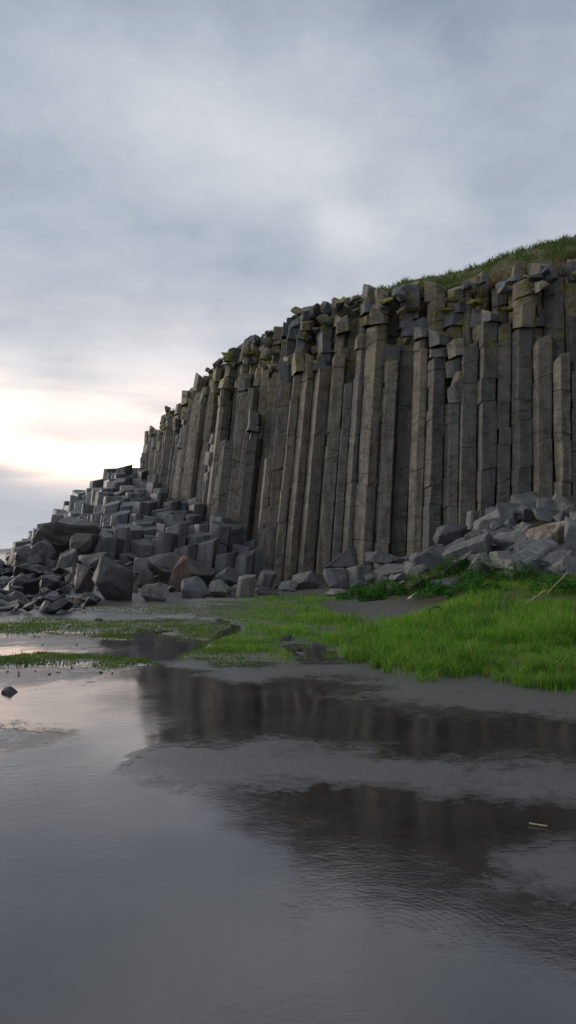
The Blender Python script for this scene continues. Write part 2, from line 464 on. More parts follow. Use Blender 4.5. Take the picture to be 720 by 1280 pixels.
def sand_mat():
    """black sand, from damp (wet=0) to covered by a film of standing water (wet=1)"""
    m, t, b, out = new_mat('wet_black_sand')
    pos, nor = geo(t)
    sp = t.node('ShaderNodeSeparateXYZ'); t.l.new(pos, sp.inputs[0]); z = sp.outputs[2]
    at = t.node('ShaderNodeAttribute'); at.attribute_name = 'wet'
    n1 = t.noise(pos, 1.1, 4, .6); n2 = t.noise(pos, 14, 4, .65); n3 = t.noise(pos, 130, 2, .7)
    w = t.math('ADD', at.outputs['Fac'], t.math('MULTIPLY', t.math('SUBTRACT', n2, .5), .9))
    w = t.math('ADD', w, t.math('MULTIPLY', t.math('SUBTRACT', n3, .5), .35))
    w = t.smooth(w, .18, .82)
    dry = t.smooth(z, .03, .10)
    bed = t.mix(t.smooth(n1, .35, .65), (.017, .0155, .0145), (.030, .027, .025))
    c = t.mix(w, (.078, .075, .074), bed)
    c = t.mix(dry, c, (.092, .089, .087))
    c = t.mix(t.smooth(n3, .5, .72, 0, .6), c, t.mix(1.0, c, (1.8, 1.7, 1.6), 'MULTIPLY'))
    c = t.mix(t.smooth(n2, .4, .7, 0, .45), c, t.mix(1.0, c, (.6, .6, .6), 'MULTIPLY'))
    c = t.mix(t.smooth(z, .12, .3), c, (.05, .042, .026))            # brown soil higher up
    peb = t.node('ShaderNodeTexVoronoi'); t.put(peb.inputs['Vector'], pos); peb.inputs['Scale'].default_value = 16
    pm = t.math('MULTIPLY', t.math('MULTIPLY', t.smooth(t.noise(pos, .55, 3, .5), .53, .60), t.math('SUBTRACT', 1.0, w)), t.smooth(sp.outputs[0], 0, -2))
    c = t.mix(t.math('MULTIPLY', pm, .7), c, t.mix(peb.outputs['Color'], (.10, .10, .10), (.32, .32, .31)))
    t.put(b.inputs['Base Color'], c)
    t.put(b.inputs['Roughness'], t.math('ADD', t.smooth(w, 0, 1, .34, .05), t.math('MULTIPLY', n2, .06)))
    t.put(b.inputs['IOR'], t.smooth(w, 0, 1, 1.6, 1.9))
    damp = t.math('ADD', t.math('MULTIPLY', n2, .006), t.math('MULTIPLY', n3, .0028))
    damp = t.math('ADD', damp, t.math('MULTIPLY', t.math('MULTIPLY', peb.outputs['Distance'], pm), -.02))
    r1 = t.noise(t.scalev(pos, (1, 1.6, 1)), 9.0, 4, .62, dist=.7)
    r2 = t.noise(t.scalev(pos, (1, 1.8, 1)), 34, 3, .6, dist=.5)
    msk = t.smooth(t.noise(pos, .7, 4, .6), .36, .64, .15, 1.15)     # gusts
    film = t.math('MULTIPLY', t.math('ADD', t.math('MULTIPLY', r1, .0014), t.math('MULTIPLY', r2, .0007)), msk)
    q = t.vmath('ADD', pos, t.scalev(t.vmath('SUBTRACT', t.noise(pos, 1.6, 2, .5, out=1), (.5, .5, .5)), (.25, .25, 0)))
    r = t.vmath('LENGTH', t.vmath('MULTIPLY', t.vmath('SUBTRACT', q, (.42, 3.12, 0)), (1, 1, 0)), out=1)
    wv = t.math('MULTIPLY', t.math('SINE', t.math('MULTIPLY', r, 170)), t.math('POWER', .368, t.math('MULTIPLY', r, 2.2)))
    film = t.math('MULTIPLY_ADD', wv, .00006, film)
    hmix = t.node('ShaderNodeMix'); hmix.data_type = 'FLOAT'; t.put(hmix.inputs[0], w); t.put(hmix.inputs[2], damp); t.put(hmix.inputs[3], film)
    bp = t.node('ShaderNodeBump'); bp.inputs['Strength'].default_value = .8; bp.inputs['Distance'].default_value = 1.0
    t.put(bp.inputs['Height'], hmix.outputs[0]); t.l.new(bp.outputs[0], b.inputs['Normal'])
    return m


def water_mat(name, sea=False):
    m = bpy.data.materials.new(name); m.use_nodes = True; t = NT(m.node_tree); t.n.clear()
    out = t.node('ShaderNodeOutputMaterial')
    pos, nor = geo(t)
    if sea:
        h = t.math('MULTIPLY', t.noise(t.scalev(pos, (.4, 1, 1)), .5, 6, .6), .35)
        st, rg = 1.0, .12
    else:
        n1 = t.noise(t.scalev(pos, (1, 1.5, 1)), 7.0, 4, .6, dist=.8)
        n2 = t.noise(t.scalev(pos, (1, 1.9, 1)), 26, 3, .6, dist=.4)
        msk = t.smooth(t.noise(pos, .6, 4, .6), .38, .64, .15, 1.15)     # gusts
        h = t.math('MULTIPLY', t.math('ADD', t.math('MULTIPLY', n1, .0017), t.math('MULTIPLY', n2, .0013)), msk)
        n3 = t.noise(t.scalev(pos, (1, 1.3, 1)), 75, 2, .5)
        h = t.math('ADD', h, t.math('MULTIPLY', t.math('MULTIPLY', n3, msk), .0008))
        for (cx, cy, amp, k, fall) in ((.42, 3.12, .00016, 150, 1.3), (.62, 3.32, .0002, 170, 3.0)):
            q = t.vmath('ADD', pos, t.scalev(t.vmath('SUBTRACT', t.noise(pos, 1.6, 2, .5, out=1), (.5, .5, .5)), (.22, .22, 0)))
            r = t.vmath('LENGTH', t.vmath('MULTIPLY', t.vmath('SUBTRACT', q, (cx, cy, 0)), (1, 1, 0)), out=1)
            w = t.math('MULTIPLY', t.math('SINE', t.math('MULTIPLY', r, k)), t.math('POWER', 2.718, t.math('MULTIPLY', r, -fall)))
            w = t.math('MULTIPLY', w, t.smooth(t.noise(pos, 2.2, 2, .5), .35, .6))
            h = t.math('MULTIPLY_ADD', w, amp, h)
        st, rg = 1.0, .045
    bp = t.node('ShaderNodeBump'); bp.inputs['Strength'].default_value = st; bp.inputs['Distance'].default_value = 1.0
    t.put(bp.inputs['Height'], h)
    fr = t.node('ShaderNodeFresnel'); fr.inputs[0].default_value = 1.72; t.l.new(bp.outputs[0], fr.inputs['Normal'])
    gl = t.node('ShaderNodeBsdfGlossy'); gl.inputs['Roughness'].default_value = rg; gl.inputs['Color'].default_value = (1, 1, 1, 1); t.l.new(bp.outputs[0], gl.inputs['Normal'])
    if sea:
        tr = t.node('ShaderNodeBsdfDiffuse'); tr.inputs[0].default_value = (.03, .045, .055, 1)
    else:
        tr = t.node('ShaderNodeBsdfTransparent'); tr.inputs[0].default_value = (.93, .95, .95, 1)
    mx = t.node('ShaderNodeMixShader'); t.l.new(fr.outputs[0], mx.inputs[0]); t.l.new(tr.outputs[0], mx.inputs[1]); t.l.new(gl.outputs[0], mx.inputs[2])
    t.l.new(mx.outputs[0], out.inputs[0])
    return m


def blade_mat(name, cols, trans=.35):
    m, t, b, out = new_mat(name)
    at = t.node('ShaderNodeAttribute'); at.attribute_name = 'tone'
    at2 = t.node('ShaderNodeAttribute'); at2.attribute_name = 'up'
    pos, nor = geo(t)
    big = t.noise(pos, 1.4, 4, .65)
    v = t.math('ADD', t.math('MULTIPLY', at.outputs['Fac'], .42), t.math('MULTIPLY', big, .58))
    c = t.mix(t.smooth(v, .2, .75), cols[0], cols[1])
    c = t.mix(t.smooth(at.outputs['Fac'], .89, .92), c, cols[2])
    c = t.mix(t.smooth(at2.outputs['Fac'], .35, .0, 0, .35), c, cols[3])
    c = t.mix(t.smooth(big, .56, .66, 0, .6), c, t.mix(.5, c, cols[2]))
    t.put(b.inputs['Base Color'], c); b.inputs['Roughness'].default_value = .65
    b.inputs['Specular IOR Level'].default_value = .12
    tl = t.node('ShaderNodeBsdfTranslucent'); t.put(tl.inputs[0], c)
    mx = t.node('ShaderNodeMixShader'); mx.inputs[0].default_value = trans
    t.l.new(b.outputs[0], mx.inputs[1]); t.l.new(tl.outputs[0], mx.inputs[2]); t.l.new(mx.outputs[0], out.inputs[0])
    return m


def plain_mat(name, c1, c2, scale=6, rough=.7, stretch=(1, 1, 1)):
    m, t, b, out = new_mat(name)
    tc = t.node('ShaderNodeTexCoord')
    n = t.noise(t.scalev(tc.outputs['Object'], stretch), scale, 5, .65)
    t.put(b.inputs['Base Color'], t.mix(t.smooth(n, .35, .65), c1, c2)); b.inputs['Roughness'].default_value = rough
    bp = t.node('ShaderNodeBump'); bp.inputs['Strength'].default_value = .6; bp.inputs['Distance'].default_value = .02
    t.put(bp.inputs['Height'], n); t.l.new(bp.outputs[0], b.inputs['Normal'])
    return m


M['sand'] = sand_mat()
M['sea'] = water_mat('sea_water', True)
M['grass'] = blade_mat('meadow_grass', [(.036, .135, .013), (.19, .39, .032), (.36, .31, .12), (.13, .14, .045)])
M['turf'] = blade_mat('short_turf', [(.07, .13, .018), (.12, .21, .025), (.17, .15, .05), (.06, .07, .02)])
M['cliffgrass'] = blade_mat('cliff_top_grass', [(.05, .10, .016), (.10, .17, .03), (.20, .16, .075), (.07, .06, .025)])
M['drygrass'] = blade_mat('dry_cliff_grass', [(.12, .085, .04), (.19, .14, .065), (.09, .12, .03), (.06, .04, .02)])
M['leaf'] = blade_mat('herb_leaves', [(.022, .095, .016), (.06, .20, .026), (.08, .22, .03), (.02, .05, .01)])
M['moss'] = plain_mat('yellow_moss', (.19, .17, .02), (.08, .095, .018), 14, .9)
M['hill'] = plain_mat('hill_soil', (.055, .06, .022), (.10, .075, .04), .8, .9)
M['core'] = rock_mat('recess_rock', [(.07, .07, .07), (.10, .095, .085), (.06, .06, .05)])
M['wood'] = plain_mat('driftwood', (.14, .085, .05), (.26, .18, .12), 5, .75, (.6, 6, 6))
M['white'] = plain_mat('bleached_wood', (.62, .60, .56), (.75, .74, .72), 5, .6, (1, 6, 6))
M['twig'] = plain_mat('dry_twig', (.20, .15, .08), (.34, .27, .16), 12, .8)
M['stem'] = plain_mat('herb_stem', (.05, .09, .02), (.09, .13, .03), 12, .7)
M['rubber'] = plain_mat('weathered_black_rubber', (.012, .012, .013), (.03, .03, .03), 8, .5)

# ------------------------------------------------------------------ setting: ground, water, sea, hill
def axis(segs):
    out = [segs[0][0]]
    for a, b, st in segs:
        n = max(1, int(round((b - a) / st)))
        out += list(np.linspace(a, b, n + 1)[1:])
    return np.array(out)

gx = axis([(-400, -60, 40), (-60, -24, 2), (-24, -9, .3), (-9, -3, .12), (-3, 3, .055), (3, 9, .12), (9, 20, .35), (20, 60, 2), (60, 400, 40)])
gy = axis([(-60, -6, 6), (-6, 1.5, .4), (1.5, 9, .05), (9, 20, .08), (20, 36, .2), (36, 60, .5), (60, 100, 3), (100, 400, 40)])
GX, GY = np.meshgrid(gx, gy)
GZ = height(GX, GY)
nxg, nyg = len(gx), len(gy)
idx = np.arange(nxg * nyg).reshape(nyg, nxg)
fq = np.stack([idx[:-1, :-1], idx[:-1, 1:], idx[1:, 1:], idx[1:, :-1]], -1).reshape(-1, 4)
me = mesh_np('beach', np.stack([GX, GY, GZ], -1).reshape(-1, 3), fq, 4)
me.polygons.foreach_set('use_smooth', np.ones(len(me.polygons), bool))
_, WET = height(GX, GY, True)
a_ = me.attributes.new('wet', 'FLOAT', 'POINT'); a_.data.foreach_set('value', WET.ravel().astype(np.float32))
link_mesh('beach', me, M['sand'], kind='structure')
# standing water: a film 2 mm over the sand wherever it lies wet, plus a deeper run-out at the margins
wf = WET.ravel()[fq].mean(1) > .5
cy_ = GY.ravel()[fq].mean(1); cx_ = GX.ravel()[fq].mean(1)
wf &= (cy_ < 28) & (cy_ > -20) & (abs(cx_) < 24)
used, inv = np.unique(fq[wf], return_inverse=True)
pv = np.stack([GX, GY, GZ + .002], -1).reshape(-1, 3)[used]
me = mesh_np('pool_water', pv, inv.reshape(-1, 4), 4)
me.polygons.foreach_set('use_smooth', np.ones(len(me.polygons), bool))
a_ = me.attributes.new('wet', 'FLOAT', 'POINT'); a_.data.foreach_set('value', WET.ravel()[used].astype(np.float32))
link_mesh('pool_water', me, M['sand'], kind='structure')

def sheet(name, x0, x1, y0, y1, z, mat, nx=2, ny=2):
    xs = np.linspace(x0, x1, nx); ys = np.linspace(y0, y1, ny)
    A, B = np.meshgrid(xs, ys); i = np.arange(nx * ny).reshape(ny, nx)
    q = np.stack([i[:-1, :-1], i[:-1, 1:], i[1:, 1:], i[1:, :-1]], -1).reshape(-1, 4)
    return link_mesh(name, mesh_np(name, np.stack([A, B, np.full(A.shape, z)], -1).reshape(-1, 3), q, 4), mat, kind='structure')

sheet('sea', -9000, 9000, -9000, 12000, -.15, M['sea'], 3, 3)

# ------------------------------------------------------------------ prisms
def clip_poly(poly, mx, my, nx_, ny_):
    out = []
    n = len(poly)
    for i in range(n):
        a = poly[i]; b = poly[(i + 1) % n]
        da = (a[0] - mx) * nx_ + (a[1] - my) * ny_; db = (b[0] - mx) * nx_ + (b[1] - my) * ny_
        if da <= 0: out.append(a)
        if (da <= 0) != (db <= 0):
            t = da / (da - db); out.append((a[0] + (b[0] - a[0]) * t, a[1] + (b[1] - a[1]) * t))
    return out


def voronoi(pts, want, rad):
    A = np.array(pts); res = {}
    for i in want:
        p = A[i]; d = np.hypot(A[:, 0] - p[0], A[:, 1] - p[1])
        nb = [j for j in np.argsort(d) if j != i and d[j] < rad * 3]
        r = rad * .95
        poly = [(p[0] + r * math.cos(a), p[1] + r * math.sin(a)) for a in np.linspace(0, 2 * math.pi, 13)[:-1]]
        for j in nb:
            q = A[j]; poly = clip_poly(poly, (p[0] + q[0]) / 2, (p[1] + q[1]) / 2, q[0] - p[0], q[1] - p[1])
            if len(poly) < 3: break
        # merge tiny edges
        o = []
        for k, v in enumerate(poly):
            w = poly[(k + 1) % len(poly)]
            if math.hypot(v[0] - w[0], v[1] - w[1]) > .10: o.append(v)
        if len(o) >= 3: res[i] = o
    return res


def prism(poly, z0, z1, lean, rng, gap=.015, step=.5, joints=True, cut=None, chips=.25, zp=7.0, wob=.012, cham=.035):
    """irregular column: stacked rings with joints, chips and a slanted broken top. returns verts, faces (world)"""
    cx = sum(p[0] for p in poly) / len(poly); cy = sum(p[1] for p in poly) / len(poly)
    n0 = len(poly); pts = []
    for k in range(n0):
        a = poly[k - 1]; b = poly[k]; c = poly[(k + 1) % n0]
        la = math.hypot(a[0] - b[0], a[1] - b[1]); lc = math.hypot(c[0] - b[0], c[1] - b[1])
        ka = min(cham * .6 / la, .35); kc = min(cham * .6 / lc, .35)
        pts.append((b[0] + (a[0] - b[0]) * ka, b[1] + (a[1] - b[1]) * ka)); pts.append((b[0] + (c[0] - b[0]) * kc, b[1] + (c[1] - b[1]) * kc))
    R = sum(math.hypot(p[0] - cx, p[1] - cy) for p in pts) / len(pts)
    sc0 = max(.5, 1 - gap / R)
    pts = [((p[0] - cx) * sc0, (p[1] - cy) * sc0) for p in pts]
    n = len(pts)
    # ring list: (z, scale, slantx, slanty, segment)
    jz = []
    if joints:
        z = z1 - rng.uniform(.5, 1.6)
        while z > z0 + .3:
            jz.append(z); z -= rng.choice([rng.uniform(.3, .9), rng.uniform(.8, 1.8), rng.uniform(1.4, 3.2)])
        jz.reverse()
    cuts = [z0] + jz + [z1]
    rings = []; seg = 0
    segp = [(rng.uniform(-.006, .006), rng.uniform(-.006, .006), rng.uniform(.992, 1.004)) if rng.random() < .8 else (rng.uniform(-.04, .04), rng.uniform(-.04, .04), rng.uniform(.95, 1.02)) for _ in range(len(cuts))]
    slants = [(rng.uniform(-.35, .35), rng.uniform(-.35, .35)) for _ in cuts]
    grv = [rng.choice([.98, .97, .96, .93]) for _ in cuts]
    if cut: slants[-1] = cut
    chipmap = [dict() for _ in cuts]
    for s in range(len(cuts) - 1):
        a, b = cuts[s], cuts[s + 1]; L = b - a
        sa, sb = slants[s], slants[s + 1]
        if s == 0: sa = (0, 0)
        g = min(.026, L * .2)
        m = max(1, int(L / step))
        if s > 0: rings.append((a + .004, grv[s], sa, s, None)); rings.append((a + g, 1.0, sa, s, 'lo'))
        else: rings.append((a, 1.0, sa, s, None))
        for k in range(1, m):
            u = k / m; rings.append((a + L * u, 1.0, (sa[0] * (1 - u) + sb[0] * u, sa[1] * (1 - u) + sb[1] * u), s, None))
        rings.append((b - g, 1.0, sb, s, 'hi'))
        if s < len(cuts) - 2: rings.append((b - .004, grv[s + 1], sb, s, None))
    top = rings[-1]
    rings[-1] = (z1 - .03, 1.0, top[2], top[3], 'top')
    rings.append((z1, .955, top[2], top[3], None))
    V = []; sd_ = rng.random() * 100
    for (z, sc, sl, s, kind) in rings:
        ox, oy, ss = segp[s]
        for k, (x, y) in enumerate(pts):
            w = wob * 2
            f1 = mnoise.noise(Vector((sd_ + k // 2 * 3.1, z * 1.3, s * 5.0)))
            f2 = mnoise.noise(Vector((sd_ + 50 + k * 1.7, z * 4.0, s * 2.0)))
            r = sc * ss * (1 + w * f1 + w * .5 * f2)
            if kind in ('lo', 'hi') and rng.random() < chips * .35: r *= rng.uniform(.86, .97)
            zz = z + sl[0] * x + sl[1] * y
            X = cx + x * r + ox + lean[0] * (zz - zp); Y = cy + y * r + oy + lean[1] * (zz - zp)
            V.append((X, Y, zz))
    Fc = []
    for i in range(len(rings) - 1):
        for k in range(n):
            a = i * n + k; b = i * n + (k + 1) % n
            Fc.append((a, b, b + n, a + n))
    V.append((cx + segp[top[3]][0] + lean[0] * (z1 - zp), cy + segp[top[3]][1] + lean[1] * (z1 - zp), z1 + rng.uniform(-.03, .02)))
    o = (len(rings) - 1) * n
    for k in range(n): Fc.append((o + k, o + (k + 1) % n, len(V) - 1))
    return V, Fc


def to_mesh(name, V, Fc):
    me = bpy.data.meshes.new(name); me.from_pydata(V, [], Fc); me.update(); return me


# ------------------------------------------------------------------ basalt cliff
rng = random.Random(11)
SP = .72
cliff = empty('basalt_cliff', (0.0, 36.0, 0.0))
tag(cliff, 'tall basalt cliff of dark vertical hexagonal columns with broken mossy blocks along its top', 'cliff')
pts = []; info = []
nrow = int(CLEN / SP)
for r in range(-1, 6):
    for i in range(nrow):
        s = (i + .5 * (r % 2) + .25) * SP
        if s > CLEN: continue
        fac = 1.0
        if r == -1: js, jt = rng.uniform(-.16, .16), rng.uniform(-.10, .14)
        else: js, jt = rng.uniform(-.17, .17), rng.uniform(-.16, .18)
        x, y = cpos(s + js, r * SP * .84 + jt)
        pts.append((float(x), float(y))); info.append((r, s))
want = [k for k, (r, s) in enumerate(info) if 0 <= r <= 4]
cells = voronoi(pts, want, SP * .95)

def lean_at(x):
    return float(np.interp(x, [-11, -5, 0, 3, 6, 10, 20], [.105, .115, .10, .075, .05, .028, .01])), .045

def visible_s(s): return 13.3 < s < 48.6
back_parts = []
for k in want:
    if k not in cells: continue
    r, s = info[k]; poly = cells[k]; x, y = pts[k]
    H = float(ch(s)); lean = lean_at(x)
    if not visible_s(s):
        V, Fc = prism(poly, -.5, H - rng.uniform(0, .8), lean, rng, step=2.5); back_parts.append((V, Fc)); continue
    far = np.interp(x, [-9, -4], [0.45, 1.0])
    if r == 0:
        if rng.random() < .07: continue
        top = H - rng.choice([rng.uniform(1.8, 2.6), rng.uniform(2.2, 3.6), rng.uniform(2.8, 4.8)]) * far
    elif r == 1: top = H - rng.uniform(.25, 1.7) * far
    elif r == 2: top = H - rng.uniform(.0, .8)
    else: top = H - rng.uniform(.05, .5) - .1 * (r - 3)
    if r == 0 and rng.random() < .12: top = H - rng.uniform(3.5, 7.5) * far
    if r == 1: top = H - rng.choice([rng.uniform(.3, 1.2), rng.uniform(1.2, 3.0)]) * far
    cut = (rng.uniform(-.45, .45), rng.uniform(-.5, .25))
    if r >= 2:
        V, Fc = prism(poly, H - 5 if r > 2 else H - 8, top, lean, rng, cut=cut, step=1.2); back_parts.append((V, Fc)); continue
    zb = hz(x, y) - .6
    V, Fc = prism(poly, zb, top, lean, rng, cut=cut, wob=.016, gap=.022, chips=.6)
    bx, by = poly_c = (sum(p[0] for p in poly) / len(poly), sum(p[1] for p in poly) / len(poly))
    col = link_mesh('column', to_mesh('column', V, Fc), M['column'], cliff, origin=(bx + lean[0] * (zb - 7), by + lean[1] * (zb - 7), zb))
    # broken blocks resting on the shaft, all still part of the same column
    z = top
    lim = H - (rng.uniform(0, .9) if r == 0 else rng.uniform(-.1, .5))
    if H - top > 4.9 and rng.random() < .6: lim = 0      # the shaft broke off low: an open recess
    prob = .93
    while z < lim - .3 and rng.random() < prob:
        hgt = rng.uniform(.35, .85)
        if r == 0 and rng.random() < .12: break
        if z + hgt > H + .2: hgt = max(.3, H + .15 - z)
        sc = rng.uniform(.76, 1.14); ang = rng.uniform(-.5, .5); ox, oy = rng.uniform(-.12, .12), rng.uniform(-.26, .26)
        pc = []
        for p in poly:
            dx, dy = (p[0] - bx) * sc, (p[1] - by) * sc
            pc.append((bx + dx * math.cos(ang) - dy * math.sin(ang) + ox, by + dx * math.sin(ang) + dy * math.cos(ang) + oy))
        V, Fc = prism(pc, z - .04, z + hgt, lean, rng, joints=False, cut=(rng.uniform(-.6, .6), rng.uniform(-.6, .6)), step=.5, wob=.05, cham=.05)
        # tip the block a little about its own foot
        T = Matrix.Translation((bx + lean[0] * (z - 7), by + lean[1] * (z - 7), z)); Rr = Euler((rng.uniform(-.15, .2), rng.uniform(-.16, .16), 0)).to_matrix().to_4x4()
        Tm = T @ Rr @ T.inverted()
        V = [tuple(Tm @ Vector(v)) for v in V]
        link_mesh('block', to_mesh('block', V, Fc), M['darkblock'] if rng.random() < .18 else M['block'], col, origin=tuple(T.translation))
        z += hgt - .05
V, Fc = merge(back_parts)
tag(link_mesh('column_mass', to_mesh('column_mass', V, Fc), M['column'], cliff), kind='stuff')
# solid rock behind the shafts so no daylight shows between them
ss = np.linspace(.3, CLEN - .3, 160); V = []
for s in ss:
    x, y = cpos(s, 1.15); x2, y2 = cpos(s, 2.2); H = float(ch(s)); l = lean_at(float(x))
    V.append((x + l[0] * -8, y + l[1] * -8, -1)); V.append((x + l[0] * (H - 8.2), y + l[1] * (H - 8.2), H - 1.2)); V.append((x2 + l[0] * (H - 8), y2 + l[1] * (H - 8), H - .7))
Fc = []
for i in range(len(ss) - 1):
    a = i * 3; b = a + 3; Fc += [(a, b, b + 1, a + 1), (a + 1, b + 1, b + 2, a + 2)]
link_mesh('rock_core', to_mesh('rock_core', [tuple(map(float, v)) for v in V], Fc), M['core'], cliff)

# loose broken blocks lying along the rim
def hull_rock(w, d, h, rng, npts=13, sub=2, disp=.06, bev=.025, sq=.0):
    bm = bmesh.new()
    for i in range(npts):
        v = Vector((rng.gauss(0, 1), rng.gauss(0, 1), rng.gauss(0, 1))).normalized()
        m = max(abs(v.x), abs(v.y), abs(v.z)); v = v.lerp(v / m, sq)
        v *= rng.uniform(.85, 1.05)
        bm.verts.new((v.x * w / 2, v.y * d / 2, v.z * h / 2))
    r = bmesh.ops.convex_hull(bm, input=bm.verts)
    dead = [v for v in bm.verts if not v.link_faces]
    bmesh.ops.delete(bm, geom=dead, context='VERTS')
    bmesh.ops.dissolve_limit(bm, angle_limit=.30, verts=bm.verts, edges=bm.edges)
    mn = min(w, d, h)
    try: bmesh.ops.bevel(bm, geom=list(bm.edges), offset=bev * mn, segments=1, profile=.5, affect='EDGES')
    except Exception: pass
    bmesh.ops.triangulate(bm, faces=bm.faces)
    for _ in range(sub): bmesh.ops.subdivide_edges(bm, edges=[e for e in bm.edges if e.calc_length() > .16 * max(w, d, h)], cuts=1, use_grid_fill=True)
    o = Vector((rng.random() * 99, 0, 0))
    for v in bm.verts:
        q = v.co * (2.2 / max(w, d, h)) + o
        v.co += v.co.normalized() * (mnoise.noise(q) * disp + mnoise.noise(q * 3.1) * disp * .5 + mnoise.noise(q * 8.0) * disp * .25) * mn
    return bm


def rock_obj(name, mat, loc, w, d, h, rot, rng, sink=.18, **kw):
    bm = hull_rock(w, d, h, rng, **kw)
    bm.transform(Euler(rot).to_matrix().to_4x4())
    zmin = min(v.co.z for v in bm.verts); zmax = max(v.co.z for v in bm.verts)
    bm.transform(Matrix.Translation((0, 0, -zmin - sink * (zmax - zmin))))
    me = bpy.data.meshes.new(name); bm.to_mesh(me); bm.free()
    o = bpy.data.objects.new(name, me); C.objects.link(o); me.materials.append(mat); o.location = loc
    return o


def prism_rock(name, mat, loc, w, h, L, rot, rng, sink=.15):
    """piece of a fallen column: hexagonal block, w across, L long, lying with the given rotation"""
    n = rng.choice([5, 6, 6]); poly = [(w / 2 * rng.uniform(.85, 1.1) * math.cos(a), h / 2 * rng.uniform(.85, 1.1) * math.sin(a)) for a in [2 * math.pi * (k + rng.uniform(-.12, .12)) / n for k in range(n)]]
    V, Fc = prism(poly, -L / 2, L / 2, (0, 0), rng, gap=0, joints=False, cut=(rng.uniform(-.35, .35), rng.uniform(-.35, .35)), step=.35, zp=0, wob=.04, cham=.09)
    me = to_mesh(name, V, Fc + [tuple(reversed(range(2 * n)))])
    me.transform(Euler(rot).to_matrix().to_4x4())
    z = [v.co.z for v in me.vertices]; me.transform(Matrix.Translation((0, 0, -min(z) - sink * (max(z) - min(z)))))
    o = bpy.data.objects.new(name, me); C.objects.link(o); me.materials.append(mat); o.location = loc
    return o


rng = random.Random(5)
rim_rest = []
for i in range(185):
    face = i < 72
    s = rng.uniform(4, 48); t_ = rng.uniform(-.42, .05) if face else rng.uniform(-.2, 2.2)
    x, y = cpos(s, t_); H = float(ch(s)); l = lean_at(float(x))
    z = H - .55 + .25 * t_ if not face else H - .5 - 2.3 * rng.random() ** 1.4
    mat = rng.choice([M['block'], M['block'], M['stump'], M['darkblock'], M['darkblock']])
    w = rng.uniform(.3, .95)
    o = rock_obj('rim_block', mat, (x + l[0] * (H - 7), y + l[1] * (H - 7), z), w, w * rng.uniform(.7, 1), w * rng.uniform(.5, .9), (rng.uniform(-.5, .5), rng.uniform(-.5, .5), rng.uniform(0, 3)), rng, sink=.25, npts=12, sq=.5)
    if i < 100: o.parent = cliff; o.location = Vector(o.location) - cliff.location
    else: rim_rest.append(o)
acc = []
for o in rim_rest:
    L = o.location; acc.append(([tuple(v.co + L) for v in o.data.vertices], [tuple(p.vertices) for p in o.data.polygons]))
    bpy.data.objects.remove(o)
V, Fc = merge(acc)
tag(link_mesh('rim_rubble', to_mesh('rim_rubble', V, Fc), M['darkblock'], cliff), kind='stuff')
# cushions of yellow moss hanging over the rim
mb = []
for i in range(26):
    s = rng.uniform(6, 48); t_ = rng.uniform(-.35, .5); x, y = cpos(s, t_); H = float(ch(s)); l = lean_at(float(x))
    z = H - rng.uniform(.5, 2.6)
    bm = hull_rock(rng.uniform(.5, 1.1), rng.uniform(.5, .9), rng.uniform(.16, .34), rng, npts=16, sub=2, disp=.35)
    bm.transform(Matrix.Translation((x + l[0] * (z - 7), y + l[1] * (z - 7), z)))
    me = bpy.data.meshes.new('moss_cushion'); bm.to_mesh(me); bm.free()
    o = bpy.data.objects.new('moss_cushion', me); C.objects.link(o); me.materials.append(M['moss']); o.parent = cliff; o.location = -Vector(cliff.location)

# ------------------------------------------------------------------ hill behind the rim
RISE = ([-12, -6, -1, .8, 2.3, 5, 10, 18, 26], [.35, .8, 1.3, 1.65, 1.8, 2.0, 2.9, 3.8, 4.2])
def hill_pt(s, t):
    x, y = cpos(s, t); H = ch(s)
    x0, _ = cpos(s, 0); l = lean_at(float(x0))
    r = float(np.interp(x0, *RISE))
    z = float(H) - .35 + r * float(sst(np.array(t), .3, 4.6)) + .02 * max(t - 5, 0) + .18 * float(fbm(np.array(x * .6), np.array(y * .6), 3, 77)) - max(0, 1.2 - t) * .5
    return float(x + l[0] * 5.5), float(y + l[1] * 5.5), z
hs = np.linspace(0, CLEN, 150); ht = np.concatenate([np.linspace(.8, 6, 26), np.linspace(7, 30, 12)])
V = [hill_pt(s, t) for s in hs for t in ht]
i = np.arange(len(V)).reshape(len(hs), len(ht))
# beyond t where the curve folds, keep it simple: fine for this gently bent line
q = np.stack([i[:-1, :-1], i[1:, :-1], i[1:, 1:], i[:-1, 1:]], -1).reshape(-1, 4)
me = mesh_np('hill', np.array(V), q, 4); me.polygons.foreach_set('use_smooth', np.ones(len(me.polygons), bool))
link_mesh('hill', me, M['hill'], kind='structure')


